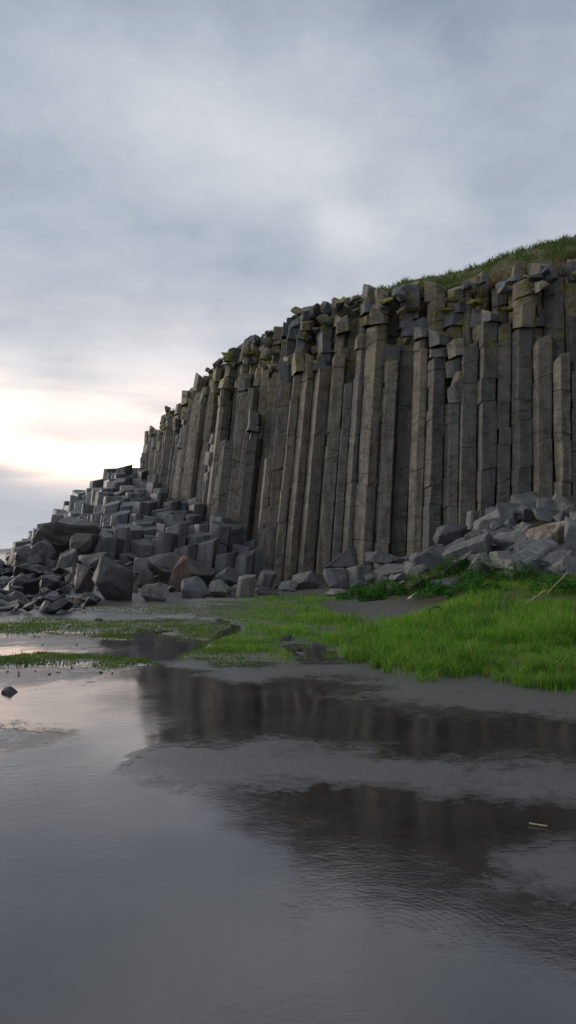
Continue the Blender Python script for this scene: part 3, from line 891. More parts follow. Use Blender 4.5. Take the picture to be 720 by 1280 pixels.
# ------------------------------------------------------------------ grass blades
def blades(name, base, hgt, wid, tilt, mat, nrng, kind='stuff', label=None, cat=None, parent=None):
    """base (n,3); each blade = 2 quads + tip, bending over"""
    n = len(base); az = nrng.uniform(0, 2 * np.pi, n)
    dx, dy = np.cos(az), np.sin(az)
    fa = nrng.uniform(0, 2 * np.pi, n); wx, wy = np.cos(fa), np.sin(fa)
    V = np.zeros((n, 7, 3))
    lv = [(0, 0, 1.0), (.42, .12, .85), (.78, .42, .5)]
    for j, (hh, bb, ww) in enumerate(lv):
        cx = base[:, 0] + dx * tilt * hgt * bb; cy = base[:, 1] + dy * tilt * hgt * bb; cz = base[:, 2] + hgt * hh * (1 - .15 * tilt * bb)
        for q, sg in enumerate((-1, 1)):
            V[:, j * 2 + q, 0] = cx + sg * wx * wid * ww / 2; V[:, j * 2 + q, 1] = cy + sg * wy * wid * ww / 2; V[:, j * 2 + q, 2] = cz
    V[:, 6, 0] = base[:, 0] + dx * tilt * hgt * .9; V[:, 6, 1] = base[:, 1] + dy * tilt * hgt * .9; V[:, 6, 2] = base[:, 2] + hgt * (1 - .35 * tilt)
    o = np.arange(n)[:, None] * 7
    tri = np.array([(0, 1, 3), (0, 3, 2), (2, 3, 5), (2, 5, 4), (4, 5, 6)])
    Fc = (o[:, :, None] + tri[None]).reshape(-1, 3)
    me = mesh_np(name, V.reshape(-1, 3), Fc, 3)
    a = me.attributes.new('tone', 'FLOAT', 'POINT'); a.data.foreach_set('value', np.repeat(nrng.uniform(0, 1, n), 7).astype(np.float32))
    u = me.attributes.new('up', 'FLOAT', 'POINT'); u.data.foreach_set('value', np.tile(np.array([0, 0, .42, .42, .78, .78, 1], np.float32), n))
    ob = link_mesh(name, me, mat, parent)
    tag(ob, label, cat, None, kind)
    return ob


nr = np.random.default_rng(3)
def scatter(n, x0, x1, y0, y1):
    return nr.uniform(x0, x1, n), nr.uniform(y0, y1, n)

# meadow (right, tall) and turf (strips, short)
def ymix(n, y0, y1):      # denser close by
    u = nr.uniform(0, 1, n); return 1 / (1 / y0 + u * (1 / y1 - 1 / y0))
N = 480000
Yb = ymix(N, 8, 34); Xb = nr.uniform(-13, 15, N) * np.clip(Yb / 16, .45, 1.4)
g = grass_mask(Xb, Yb); sdv, _ = cliff_sd(Xb, Yb)
clump = fbm(Xb * 1.6, Yb * 1.6, 3, 41)
tall = sst(Xb + (Yb - 9) * .10, -.8, 3.0)                 # 0 on the left, 1 on the right
edge = sst(g, -1, 9)
keep = (g > -1 + 4.5 * nr.uniform(-1, 1, N)) & (sdv > 1.0 + 4.2 * sst(Xb, 3, 7.5)) & (nr.uniform(0, 1, N) < np.clip(.6 + 1.3 * clump + .3 * tall, .12, 1) * (.25 + .75 * edge))
uu, vv = flat_uv(Xb, Yb)
strip = keep & (uu < 262 - (vv - 760) * .3 + 35 * nr.normal(0, 1, N))
main = keep & ~strip
hgt = (.075 + .33 * tall * (.25 + .75 * sst(clump, -.4, .5)) + .08 * np.clip(clump, 0, 1)) * nr.uniform(.55, 1.2, N) * (.4 + .6 * edge)
hgt = hgt * np.interp(Yb, [8, 14, 20], [1.05, 1.0, .6])
zb = height(Xb, Yb) - .01
base = np.stack([Xb, Yb, zb], -1)
hgt = hgt * (1 - .55 * sst(-uu, -350, -200))
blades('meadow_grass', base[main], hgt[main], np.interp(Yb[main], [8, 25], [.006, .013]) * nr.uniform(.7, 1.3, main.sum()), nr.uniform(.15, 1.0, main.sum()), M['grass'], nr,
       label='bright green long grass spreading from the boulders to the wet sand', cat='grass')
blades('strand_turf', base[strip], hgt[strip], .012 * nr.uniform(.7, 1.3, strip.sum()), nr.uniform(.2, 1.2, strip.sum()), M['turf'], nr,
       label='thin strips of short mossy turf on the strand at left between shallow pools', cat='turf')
n2_ = 110000
Y2 = ymix(n2_, 9.5, 22); X2 = nr.uniform(-.62, .1, n2_) * Y2
u2, v2 = flat_uv(X2, Y2); g2 = grass_mask(X2, Y2)
k2 = (g2 > nr.uniform(-3, 2, n2_)) & (u2 < 270 + 45 * nr.normal(0, 1, n2_)) & (nr.uniform(0, 1, n2_) < np.clip(.75 + 1.2 * fbm(X2 * 2.3, Y2 * 2.3, 3, 44), .1, 1))
blades('strand_moss', np.stack([X2, Y2, height(X2, Y2) - .006], -1)[k2], nr.uniform(.02, .06, k2.sum()), nr.uniform(.012, .022, k2.sum()), nr.uniform(.3, 1.5, k2.sum()), M['turf'], nr,
       label='low olive moss carpeting the strips of turf between the shallow pools at left', cat='moss')
print('blades', main.sum(), strip.sum(), k2.sum())

# tussocks that lean out over the sand along the front edge on the right
tx, ty, th = [], [], []
rg = random.Random(8)
for i in range(150):
    px = rg.uniform(430, 760); py = rg.uniform(800, 862)
    p = hit(px, py)
    gm = float(grass_mask(np.array([p.x]), np.array([p.y]))[0])
    if gm < -3: continue
    m = rg.randint(60, 140); R = rg.uniform(.05, .16)
    a = nr.uniform(0, 2 * np.pi, m); r = R * np.sqrt(nr.uniform(0, 1, m))
    tx.append(p.x + r * np.cos(a)); ty.append(p.y + r * np.sin(a)); th.append(nr.uniform(.12, .34, m) * rg.uniform(.6, 1.15))
tx, ty, th = map(np.concatenate, (tx, ty, th))
blades('grass_tussocks', np.stack([tx, ty, height(tx, ty) - .01], -1), th, nr.uniform(.004, .008, len(tx)), nr.uniform(.4, 1.5, len(tx)), M['grass'], nr,
       label='ragged green tussocks along the front edge of the long grass beside the wet sand', cat='grass')

# grass on the hill above the cliff
hb = []; dry = []
for i in range(90000):
    s = nr.uniform(1, 46); t_ = .8 + 6 * nr.uniform(0, 1) ** 1.3
    hb.append((s, t_))
hb = np.array(hb)
# bilinear look-up of the hill mesh
HV = np.array(V).reshape(len(hs), len(ht), 3)
fi = np.interp(hb[:, 0], hs, np.arange(len(hs))); fj = np.interp(hb[:, 1], ht, np.arange(len(ht)))
i0 = np.minimum(fi.astype(int), len(hs) - 2); j0 = np.minimum(fj.astype(int), len(ht) - 2); a = (fi - i0)[:, None]; b = (fj - j0)[:, None]
pb = (HV[i0, j0] * (1 - a) + HV[i0 + 1, j0] * a) * (1 - b) + (HV[i0, j0 + 1] * (1 - a) + HV[i0 + 1, j0 + 1] * a) * b
mask = fbm(pb[:, 0] * .5, pb[:, 1] * .5, 3, 91)
dryw = np.interp(hb[:, 0], [0, 19, 21, 28, 31, 46], [2.6, 1.5, .1, .2, 1.5, 1.5])
isdry = (hb[:, 1] < .9 + dryw + mask * 1.2)
cl_ = np.clip(.6 + .9 * fbm(pb[:, 0] * 1.8, pb[:, 1] * 1.8, 3, 95), .35, 1) * np.where(hb[:, 0] > 30, .75, 1)
kp = nr.uniform(0, 1, len(pb)) < cl_
hh = nr.uniform(.08, .36, len(pb)) * (.25 + 1.1 * cl_ ** 1.6) * np.where(hb[:, 0] > 30, .7, 1)
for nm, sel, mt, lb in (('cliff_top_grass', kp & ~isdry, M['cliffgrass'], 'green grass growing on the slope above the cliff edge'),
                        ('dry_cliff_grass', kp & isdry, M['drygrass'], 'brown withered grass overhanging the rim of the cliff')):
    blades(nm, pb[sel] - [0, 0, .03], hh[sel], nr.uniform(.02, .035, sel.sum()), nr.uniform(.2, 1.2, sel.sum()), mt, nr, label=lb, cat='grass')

# tufts rooted between the cap blocks farther left along the rim
rb = []; 
for i in range(70):
    s0 = nr.uniform(16, 46); t0 = nr.uniform(-.1, 1.3); x, y = cpos(s0, t0); l = lean_at(float(x)); zz = float(ch(s0)) + nr.uniform(-1.6, -.65) + .15 * t0
    m = int(nr.integers(60, 160)); a = nr.uniform(0, 6.28, m); rr = nr.uniform(.1, .45) * np.sqrt(nr.uniform(0, 1, m))
    rb.append(np.stack([x + l[0] * 5.5 + rr * np.cos(a), y + l[1] * 5.5 + rr * np.sin(a), np.full(m, zz)], -1))
rb = np.concatenate(rb)
blades('rim_grass', rb, nr.uniform(.12, .42, len(rb)), nr.uniform(.02, .035, len(rb)), nr.uniform(.3, 1.6, len(rb)), M['drygrass'], nr,
       label='brownish tufts rooted between the cap blocks along the left half of the cliff rim', cat='grass')

# ------------------------------------------------------------------ slope of broken column stumps
rng = random.Random(23)
slope = empty('stepped_basalt_slope', (-7, 40, 1.5))
tag(slope, 'stepped slope of broken basalt column stumps below the left end of the cliff', 'rock slope')
pts = []; SS = .92
j = 0
y = 31.5
while y < 54:
    x = -17 + (j % 2) * SS / 2
    while x < 3:
        pts.append((x + rng.uniform(-.27, .27), y + rng.uniform(-.27, .27))); x += SS
    y += SS * .9; j += 1
A = np.array(pts); sdv, nx = cliff_sd(A[:, 0], A[:, 1]); hb_ = stump_base(A[:, 0], A[:, 1]); hb2 = height(A[:, 0], A[:, 1])
want = [k for k in range(len(pts)) if sdv[k] > .35 and hb_[k] > 1.0 and A[k, 1] < 52 and A[k, 0] < .9]
cells = voronoi(pts, want, SS * .95)
items = []
for k in want:
    if k not in cells: continue
    x, y = pts[k]
    z = float(hb_[k]) + rng.choice([-.5, -.25, 0, 0, .15, .35]) + rng.uniform(-.15, .15)
    cut = (rng.uniform(-.22, .28), rng.uniform(-.1, .34))
    zb = min(z - 1.6, float(hb2[k]) - .3)
    V, Fc = prism(cells[k], zb, z, (.10, .04), rng, gap=.02, cut=cut, zp=z, chips=.5, wob=.02, cham=.08, step=.6)
    px, py = proj((x, y, z))
    items.append((y, x, V, Fc, (x, y, zb)))
# the hundred that show largest (the nearest) are parts of their own
items.sort(key=lambda i_: i_[0])
for it in items[:100]:
    link_mesh('column_stump', to_mesh('column_stump', it[2], it[3]), M['stump'], slope, origin=it[4])
if len(items) > 100:
    V, Fc = merge([(it[2], it[3]) for it in items[100:]])
    tag(link_mesh('stump_mass', to_mesh('stump_mass', V, Fc), M['stump'], slope), kind='stuff')
print('stumps', len(items))

# ------------------------------------------------------------------ boulders
rng = random.Random(77)
ROCKS = []      # (object, px, py, short name) anchors for the small stones' labels
def boulder(px, pb, wpx, hpx, mat, label, short=None, D=None, kind='hull', rot=None, depth=.8, name='boulder', seed=None, cat='boulder', sink=.12, group=None, **kw):
    r = random.Random(seed if seed is not None else int(px * 131 + pb))
    if D is None: p = hit(px, pb); p.z -= .02
    else:
        p = P(px, pb, D)
    w = wpx / F * p.y; h = hpx / F * p.y
    if rot is None: rot = (r.uniform(-.25, .25), r.uniform(-.25, .25), r.uniform(-.5, .5))
    p = p + Vector((0, w * depth * .4, 0))
    hh = h / (1 - sink)
    if kind == 'hull':
        kw.setdefault('npts', 13); kw.setdefault('sq', .35)
        o = rock_obj(name, mat, p, w * 1.08, w * depth, hh * 1.05, rot, r, sink=sink, **kw)
    else:
        o = prism_rock(name, mat, p, w, w * .9, hh, rot, r, sink=sink)
    # scale to the wanted outline width and height
    me = o.data; co = np.empty(len(me.vertices) * 3, np.float32); me.vertices.foreach_get('co', co); co = co.reshape(-1, 3)
    sx = w / (co[:, 0].max() - co[:, 0].min()); top = co[:, 2].max(); sz = h / top
    co[:, 0] = (co[:, 0] - (co[:, 0].max() + co[:, 0].min()) / 2) * sx; co[:, 2] *= sz
    if kind == 'prism': co[:, 1] *= sx
    me.vertices.foreach_set('co', co.ravel()); me.update()
    tag(o, label, cat, group)
    ROCKS.append((o, px, pb - hpx / 2, short or label))
    return o

B = boulder
# --- left headland
B(74, 708, 84, 66, M['dark'], 'tallest jagged black boulder on the sea side of the stepped slope', 'the tallest black boulder', D=33.5, depth=.9, disp=.13, seed=4, npts=16)
B(26, 716, 54, 34, M['dark'], 'broad brownish black boulder at the left edge nearest the sea', 'the broad seaward boulder', D=30, disp=.12, seed=2, npts=15)
B(112, 730, 44, 40, M['dark'], 'black boulder squeezed between the stumps and the shore rocks', 'the squeezed black boulder', D=30.5, disp=.12, seed=7, npts=15)
B(98, 706, 40, 40, M['dark'], 'brownish black boulder leaning between the tallest black boulder and the stumps', 'the leaning brownish black boulder', D=32.5, disp=.1, seed=9)
B(50, 712, 36, 38, M['wetdark'], 'dark grey boulder at the seaward foot of the tallest black boulder', 'the seaward dark boulder', D=31, disp=.1, seed=3)
B(103, 742, 30, 38, M['dark'], 'blackish boulder touching the left side of the large grey faceted boulder', 'the blackish boulder', seed=12)
B(136, 752, 54, 58, M['dark2'], 'large grey faceted boulder standing at the foot of the stepped slope', 'the large grey faceted boulder', seed=52, sq=.85, npts=18, rot=(.15, .22, .5), depth=1.0)
B(82, 722, 30, 36, M['dark2'], 'grey upright boulder below the leaning brownish black boulder', 'the upright grey boulder', D=29, seed=8)
B(178, 735, 26, 26, M['grey'], 'mid grey boulder behind the large grey faceted boulder on its right', 'the mid grey boulder', D=29, seed=5)
B(176, 717, 24, 20, M['pale'], 'rounded light boulder resting above the mid grey boulder', 'the rounded light boulder', D=30.5, seed=6)
B(192, 752, 36, 24, M['pale'], 'low pale slab boulder at the edge of the grass under the dark overhang', 'the low pale slab', seed=14)
B(222, 742, 92, 52, M['dark'], 'wide black rock mass hollowed beneath the stumps', 'the wide black rock mass', D=30.6, depth=.5, seed=21, npts=18, disp=.1)
B(222, 740, 30, 46, M['red'], 'reddish brown pointed boulder in front of the wide black rock mass', 'the pointed reddish boulder', D=28.8, seed=16, rot=(0, .35, .3))
B(243, 748, 38, 28, M['grey'], 'blocky grey boulder right of the pointed reddish boulder', 'the blocky grey boulder', seed=18, sq=.6)
B(272, 746, 26, 22, M['pale'], 'small pale boulder right of the blocky grey boulder at the grass edge', 'the small pale boulder', seed=19)
B(285, 733, 34, 24, M['grey'], 'slanting grey block under the front stumps', 'the slanting grey block', D=30, kind='prism', rot=(1.2, .3, .5), seed=20)
B(307, 744, 26, 26, M['pale'], 'square pale block standing at the grass edge under the front stumps', 'the square pale block', kind='prism', rot=(.1, .1, .3), seed=22)
B(333, 733, 26, 20, M['grey'], 'grey block with a flat top beside the first tall columns', 'the flat topped grey block', D=30, kind='prism', rot=(.2, .3, .4), seed=24)
B(94, 757, 44, 11, M['red'], 'flat reddish slab lying between the large grey faceted boulder and the shore rocks', 'the flat reddish slab', seed=26)
B(20, 745, 44, 26, M['wetdark'], 'wet black slab at the water line on the far left', 'the wet black slab', seed=27, disp=.1)
B(30, 724, 40, 20, M['wetdark'], 'wet black ridge of rock behind the wet black slab', 'the wet black ridge', D=28, seed=28)
B(60, 742, 30, 22, M['wetdark'], 'glossy dark boulder midway between the wet slab and the flat reddish slab', 'the glossy dark boulder', seed=29)
# --- foot of the cliff, centre
B(383, 737, 46, 24, M['grey'], 'pointed grey slab leaning against the column feet at centre', 'the leaning pointed slab', kind='hull', seed=41, rot=(.1, -.45, .2), sq=.4)
B(360, 739, 26, 14, M['grey'], 'low grey stone left of the leaning pointed slab', 'the low grey stone', seed=42)
B(427, 711, 44, 27, M['stump'], 'large wedge shaped slab with a bluish smooth face propped on the column feet', 'the bluish wedge slab', D=29, seed=43, rot=(.35, -.3, .1), sq=.5, npts=11)
B(421, 735, 34, 25, M['grey'], 'grey block directly under the bluish wedge slab', 'the block under the wedge slab', D=27, seed=44, sq=.7)
B(451, 731, 40, 24, M['grey'], 'square cut grey block with a flat top in the row at centre', 'the square cut block', D=27, kind='prism', rot=(.05, .05, .2), seed=45)
B(489, 727, 40, 22, M['pale'], 'pale squarish block at the right end of the low row', 'the pale squarish block', D=26.5, kind='prism', rot=(.1, -.05, .5), seed=46)
B(480, 706, 46, 17, M['stump'], 'thin flat slab resting above the square cut block', 'the thin flat slab', D=28.6, seed=47, sq=.5)
B(515, 708, 38, 16, M['grey'], 'low dark grey slab behind the pale squarish block', 'the low dark slab', D=28, seed=48)
B(524, 724, 34, 24, M['grey'], 'grey boulder tucked between the pale squarish block and the big tilted slab', 'the tucked grey boulder', D=26, seed=49, sq=.5)
B(566, 680, 42, 25, M['stump'], 'smooth grey wedge boulder above the big tilted slab', 'the smooth wedge boulder', D=28, seed=50, rot=(.3, -.25, .1), sq=.5)
B(583, 712, 56, 44, M['grey'], 'big tilted slab with a sharp peak above the leafy plants', 'the big tilted slab', D=25.5, seed=51, rot=(.25, -.5, .1), sq=.5, npts=11)
B(612, 678, 46, 22, M['pale'], 'flat pale grey boulder on the pile right of the smooth wedge boulder', 'the flat pale boulder', D=27.5, seed=52)
B(628, 714, 44, 32, M['pale'], 'rounded pale grey boulder between the big tilted slab and the large tan boulder', 'the rounded pale boulder', D=24.5, seed=53, sq=.45)
B(597, 660, 26, 22, M['pale'], 'upright pale block standing against the column feet on the pile', 'the upright pale block', D=28.4, kind='prism', rot=(.05, .05, .3), seed=54)
B(652, 672, 38, 42, M['stump'], 'large upright grey block with smooth faces at the top of the right pile', 'the large upright block', D=26.6, kind='prism', rot=(.08, .1, .4), seed=55)
B(682, 662, 28, 40, M['stump'], 'tall grey block right of the large upright block', 'the tall grey block', D=26, kind='prism', rot=(.05, .15, .2), seed=56)
B(712, 652, 46, 38, M['grey'], 'grey block at the right edge of the photo high on the pile', 'the high grey block', D=25.6, seed=57, sq=.6)
B(693, 702, 58, 54, M['tan'], 'largest tan and rust brown boulder at the right of the pile', 'the large tan boulder', D=22.5, seed=58, rot=(.1, -.5, .3), sq=.1, npts=10)
B(728, 688, 40, 44, M['pale'], 'pale grey boulder leaning on the right side of the large tan boulder', 'the leaning pale boulder', D=22, seed=59, sq=.4)
B(664, 724, 40, 24, M['grey'], 'flat grey slab in front of the large tan boulder beside the leafy plants', 'the flat grey slab', D=21.5, seed=64)
B(712, 722, 34, 26, M['red'], 'reddish grey boulder below the large tan boulder in the plants', 'the low reddish boulder', D=21, seed=60)
B(582, 727, 14, 16, M['tan'], 'little orange brown stone among the leafy plants', 'the little orange stone', D=23.5, seed=61)
B(655, 700, 26, 20, M['grey'], 'grey stone wedged left of the large tan boulder', 'the wedged grey stone', D=23.5, seed=62)
B(770, 700, 60, 60, M['grey'], 'grey boulder just outside the right edge of the pile', 'the outermost boulder', D=22, seed=63, sq=.5)

# --- small stones: fill the piles
def fill(n, x0, x1, y0, y1, w0, w1, mats, D=None, cond=None, seed=1, flat=False):
    r = random.Random(seed); made = []
    for i in range(n):
        px = r.uniform(x0, x1); py = r.uniform(y0, y1)
        if cond and not cond(px, py): continue
        w = r.uniform(w0, w1); mk = r.choice(mats)
        DD = None if D is None else D(px, py)
        if DD is None: p = hit(px, py)
        else: p = P(px, py, DD); p.z = max(p.z, hz(p.x, p.y))
        ww = w / F * p.y
        if r.random() < .3 and not flat: o = prism_rock('stone', M[mk], p, ww, ww * .8, ww * r.uniform(.6, 1.3), (r.uniform(1.1, 1.6), r.uniform(-.4, .4), r.uniform(0, 3)), r, sink=.3)
        else: o = rock_obj('stone', M[mk], p, ww, ww * r.uniform(.7, 1.1), ww * r.uniform(.45, .8), (r.uniform(-.4, .4), r.uniform(-.4, .4), r.uniform(0, 3)), r, sink=.22, npts=10, sub=0, sq=.4)
        made.append((o, px, py, mk))
    return made

small = []
small += fill(130, -30, 116, 698, 764, 13, 36, ['wetdark', 'wetdark', 'wetdark', 'dark'], seed=101, flat=True, D=lambda x, y: min(1.6 * F / max(y - 690, 1) * .95, 24 + (762 - y) * .13))
small += fill(22, 600, 665, 640, 690, 22, 46, ['grey', 'stump', 'grey'], seed=108)
small += fill(40, 60, 215, 694, 752, 10, 24, ['dark', 'grey', 'dark'], flat=True, seed=102, D=lambda x, y: 27 + (748 - y) * .12)
small += fill(14, 230, 350, 728, 745, 8, 16, ['grey', 'pale', 'dark'], seed=103)
small += fill(40, 350, 570, 702, 740, 10, 26, ['grey', 'pale', 'stump'], seed=104)
small += fill(95, 540, 745, 636, 722, 20, 52, ['grey', 'pale', 'stump', 'grey'], seed=105, cond=lambda x, y: y > 700 - (x - 540) * .35 and not (662 < x < 722 and 655 < y < 698))
CW = {'wetdark': 'wet black', 'dark': 'brownish black', 'grey': 'grey', 'pale': 'pale grey', 'stump': 'bluish grey', 'red': 'reddish brown'}
ORD = ['nearest', 'second nearest', 'third nearest', 'fourth nearest', 'fifth nearest', 'sixth nearest', 'seventh nearest', 'eighth nearest', 'ninth nearest', 'tenth nearest', 'eleventh nearest', 'twelfth nearest']
ORD += ['thirteenth nearest', 'fourteenth nearest', 'fifteenth nearest', 'sixteenth nearest', 'seventeenth nearest', 'eighteenth nearest', 'nineteenth nearest', 'twentieth nearest']
buck = {}
for o, px, py, mk in small:
    best = min(ROCKS, key=lambda a: (a[1] - px) ** 2 + (a[2] - py) ** 2)
    dx, dy = px - best[1], py - best[2]
    di = ('left of' if dx < 0 else 'right of') if abs(dx) > abs(dy) else ('above' if dy < 0 else 'below')
    buck.setdefault((best[3], di, mk), []).append((math.hypot(dx, dy), o))
for (nm, di, mk), lst in buck.items():
    lst.sort(key=lambda a: a[0])
    for k, (d_, o) in enumerate(lst):
        if len(lst) == 1: lab = f'small {CW[mk]} stone just {di} {nm}'
        else: lab = f'{ORD[min(k, 19)]} small {CW[mk]} stone {di} {nm}'
        tag(o, lab, 'stone', 'small stones in the rock piles')

# --- single stones on grass, sand and in the pool
B(401, 812, 24, 9, M['black'], 'flat black stone lying on the edge of the grass at centre', 'x', seed=71, name='stone', cat='stone', sink=.3)
B(357, 802, 18, 9, M['black'], 'small black stone half sunk in the grass left of the flat black one', 'x', seed=72, name='stone', cat='stone', sink=.3)
B(11, 867, 21, 10, M['black'], 'round black stone in the shallow water at the left edge', 'x', seed=73, name='stone', cat='stone', sink=.3, disp=.04, npts=22, sq=0)
B(34, 864, 4, 3, M['black'], 'tiny black pebble right of the round black stone', 'x', seed=74, name='pebble', cat='pebble')
B(43, 863, 4, 3, M['black'], 'tiny black pebble farther right of the round black stone', 'x', seed=75, name='pebble', cat='pebble')
B(377, 819, 15, 5, M['pale'], 'whitish flat stone by the grass below the flat black stone', 'x', seed=76, name='stone', cat='stone')
B(452, 1166, 10, 4, M['black'], 'dark pebble in the middle of the ripple rings in the foreground water', 'x', seed=77, name='pebble', cat='pebble')
B(500, 1132, 15, 4, M['black'], 'dark pebble breaking the foreground water above the ripple rings', 'x', seed=78, name='pebble', cat='pebble')
B(122, 776, 12, 5, M['dark'], 'small brown stone on the upper strip of turf', 'x', seed=79, name='stone', cat='stone')
B(421, 746, 32, 10, M['pale'], 'whitish weathered rock lying in grass near the foot of the block row', 'x', seed=80, name='stone', cat='stone')
B(203, 791, 24, 5, M['black'], 'low black stone at the edge of the small upper pool', 'x', seed=82, name='stone', cat='stone')
B(598, 778, 22, 9, M['black'], 'black stone in the long grass right of the bare sand patch', 'x', seed=83, name='stone', cat='stone')
r = random.Random(14)
for i in range(34):          # shingle by the pool edge on the left
    px, py = r.uniform(0, 190), r.uniform(806, 845)
    p = hit(px, py)
    if p.z < .0: continue
    o = rock_obj('pebble', M[r.choice(['pale', 'grey', 'black'])], p, *(r.uniform(.03, .08) for _ in range(2)), r.uniform(.02, .04), (0, 0, r.uniform(0, 3)), r, sub=0, npts=10)
    tag(o, 'tiny pebble strewn on the shingle beside the lower turf strip at left', 'pebble', 'pebbles on the left strand')


# ------------------------------------------------------------------ driftwood, sticks, twigs
def stick(name, pts_, r0, r1, mat, label, cat, flat=1.0, n=8):
    V, Fc = [], []
    m = len(pts_)
    for i, p in enumerate(pts_):
        p = Vector(p); a = Vector(pts_[max(i - 1, 0)]); b = Vector(pts_[min(i + 1, m - 1)]); d = (b - a).normalized()
        s_ = d.cross(Vector((0, 0, 1))).normalized(); u = s_.cross(d); rr = r0 + (r1 - r0) * i / (m - 1)
        rr *= 1 + .12 * math.sin(i * 2.3)
        for k in range(n):
            an = 2 * math.pi * k / n; V.append(tuple(p + s_ * math.cos(an) * rr + u * math.sin(an) * rr * flat))
    for i in range(m - 1):
        for k in range(n): Fc.append((i * n + k, i * n + (k + 1) % n, (i + 1) * n + (k + 1) % n, (i + 1) * n + k))
    Fc.append(tuple(range(n))[::-1]); Fc.append(tuple(range((m - 1) * n, m * n)))
    o = link_mesh(name, to_mesh(name, V, Fc), mat, origin=pts_[0]); tag(o, label, cat); return o

def pline(a, b, k, sag=0, jit=.02, lift=(0, 0), seed=1):
    r = random.Random(seed); out = []
    for i in range(k):
        u = i / (k - 1); p = a.lerp(b, u); p.z += lift[0] * (1 - u) + lift[1] * u + sag * math.sin(math.pi * u)
        out.append(tuple(p + Vector((r.uniform(-jit, jit), r.uniform(-jit, jit), r.uniform(-jit, jit)))))
    return out

a, b = P(510, 733, 23), P(556, 717, 24.2)
stick('driftwood', pline(a, b, 7, sag=.05, seed=3), .16, .10, M['wood'], 'brown weathered driftwood log lying in the green plants below the tucked grey boulder', 'driftwood', flat=.45)
a, b = P(499, 757, 21.5), P(520, 741, 21.8)
stick('bleached_stick', pline(a, b, 6, jit=.006, seed=4), .032, .02, M['white'], 'thin white bleached stick propped up below the driftwood log', 'stick')
a, b = P(648, 768, 15.5), P(684, 738, 16.4)
stick('dry_branch', pline(a, b, 8, jit=.02, sag=.08, seed=5), .012, .022, M['twig'], 'long pale dry branch slanting in the grass at right', 'branch')
a, b = P(684, 742, 17.4), P(708, 716, 18.4)
stick('dry_branch', pline(a, b, 7, jit=.02, seed=6), .012, .02, M['twig'], 'short dry branch leaning toward the large tan boulder', 'branch')
for q, (x0, y0, x1, y1, D) in enumerate([(508, 828, 520, 818, 11.6), (612, 762, 640, 775, 15.5), (640, 780, 664, 771, 14.6)]):
    a, b = P(x0, y0, D), P(x1, y1, D + .2)
    stick('twig', pline(a, b, 5, jit=.01, seed=20 + q), .007, .004, M['twig'], ['pale dry twig sticking up at the front of the grass', 'brown twig lying in dead grass right of the black stone', 'brown twig nearest to the foot of the long dry branch'][q], 'twig')
a = hit(662, 1034); b = hit(684, 1037)
stick('twig', [tuple(Vector(p) + Vector((0, 0, .012))) for p in pline(a, b, 5, jit=.003, seed=31)], .006, .004, M['twig'], 'lone pale twig lying in the shallow water at right', 'twig')
# curled black scrap in the grass
c0 = hit(546, 772)
arc = [(c0.x + .17 * math.cos(t), c0.y + .03 * t, c0.z + .03 + .2 * math.sin(t)) for t in np.linspace(.1, 2.9, 9)]
stick('rubber_hoop', arc, .022, .022, M['rubber'], 'curved black hoop scrap sticking out of the grass right of the bare sand', 'scrap')

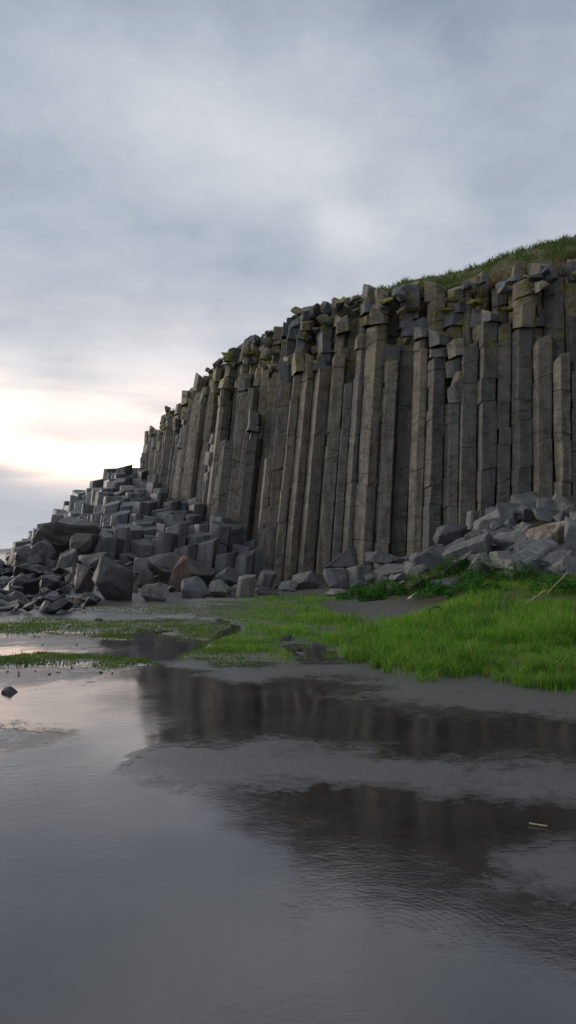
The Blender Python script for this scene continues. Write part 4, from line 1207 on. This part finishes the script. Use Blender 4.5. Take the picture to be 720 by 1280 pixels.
# ------------------------------------------------------------------ leafy herbs at the foot of the rocks
def herb(px, py, wpx, hpx, D, label, seed):
    r = np.random.default_rng(seed)
    c = P(px, py, D); zg = hz(c.x, c.y); c.z = zg
    W = wpx / F * D; Hh = hpx / F * D * 1.1
    root = empty('leafy_plant', c); tag(root, label, 'plant', 'leafy green plants at the foot of the rocks')
    V = []; Fc = []; tone = []; SV, SF = [], []
    nst = int(26 * W) + 8
    for i in range(nst):
        a = r.uniform(0, 2 * np.pi); rr = W / 2 * math.sqrt(r.uniform(0, 1)); lx, ly = rr * math.cos(a), rr * .7 * math.sin(a)
        h = Hh * (1 - (rr / (W / 2)) ** 2 * .65) * r.uniform(.6, 1.05)
        gz = hz(c.x + lx, c.y + ly) - zg
        tipx, tipy = lx * 1.15, ly * 1.15
        b = len(SV); SV += [(lx - .007, ly, gz - .02), (lx + .007, ly, gz - .02), (lx, ly + .01, gz - .02), (tipx, tipy, gz + h * .95)]
        SF += [(b, b + 1, b + 3), (b + 1, b + 2, b + 3), (b + 2, b, b + 3)]
        for k in range(int(r.integers(16, 26))):
            u = r.uniform(.25, 1.0); px_, py_, pz_ = lx + (tipx - lx) * u, ly + (tipy - ly) * u, gz + h * u
            aa = r.uniform(0, 2 * np.pi); L = r.uniform(.07, .15); wd = L * .42; dr = r.uniform(-.5, .35)
            ox = r.normal(0, .05); oy = r.normal(0, .05)
            o = Vector((px_ + ox, py_ + oy, pz_ + r.normal(0, .03))); d = Vector((math.cos(aa), math.sin(aa), dr)).normalized(); s_ = Vector((-math.sin(aa), math.cos(aa), r.uniform(-.3, .3)))
            n = len(V); V += [tuple(o), tuple(o + d * L * .45 + s_ * wd * .5), tuple(o + d * L - Vector((0, 0, .02))), tuple(o + d * L * .45 - s_ * wd * .5)]
            Fc += [(n, n + 1, n + 2), (n, n + 2, n + 3)]; t_ = r.uniform(0, .89); tone += [t_] * 4
    me = to_mesh('leaves', V, Fc)
    at = me.attributes.new('tone', 'FLOAT', 'POINT'); at.data.foreach_set('value', np.array(tone, np.float32))
    at = me.attributes.new('up', 'FLOAT', 'POINT'); at.data.foreach_set('value', np.ones(len(V), np.float32))
    for nm, m_, mt in (('foliage', me, M['leaf']), ('stems', to_mesh('stems', SV, SF), M['stem'])):
        o = bpy.data.objects.new(nm, m_); C.objects.link(o); m_.materials.append(mt); o.parent = root
herb(446, 742, 46, 18, 24, 'low leafy plant in front of the square cut block', 1)
herb(483, 738, 44, 22, 23.5, 'low leafy plant in front of the pale squarish block', 2)
herb(520, 735, 44, 26, 23, 'leafy plant behind the driftwood log', 3)
herb(560, 722, 40, 24, 23.5, 'leafy plant just left of the little orange stone', 4)
herb(602, 722, 54, 34, 22, 'tallest leafy plant below the big tilted slab', 5)
herb(648, 728, 56, 30, 20.5, 'wide leafy plant below the rounded pale boulder', 6)
herb(540, 748, 50, 20, 21, 'leafy plant in front of the driftwood log', 7)
herb(590, 745, 60, 26, 19.5, 'leafy plant in front of the tallest leafy plant', 8)
herb(692, 740, 58, 26, 18.5, 'leafy plant below the low reddish boulder', 9)
herb(740, 735, 60, 30, 18, 'leafy plant at the right edge of the grass', 10)
herb(465, 746, 36, 12, 22.5, 'smallest leafy plant between the whitish weathered rock and the white stick', 11)
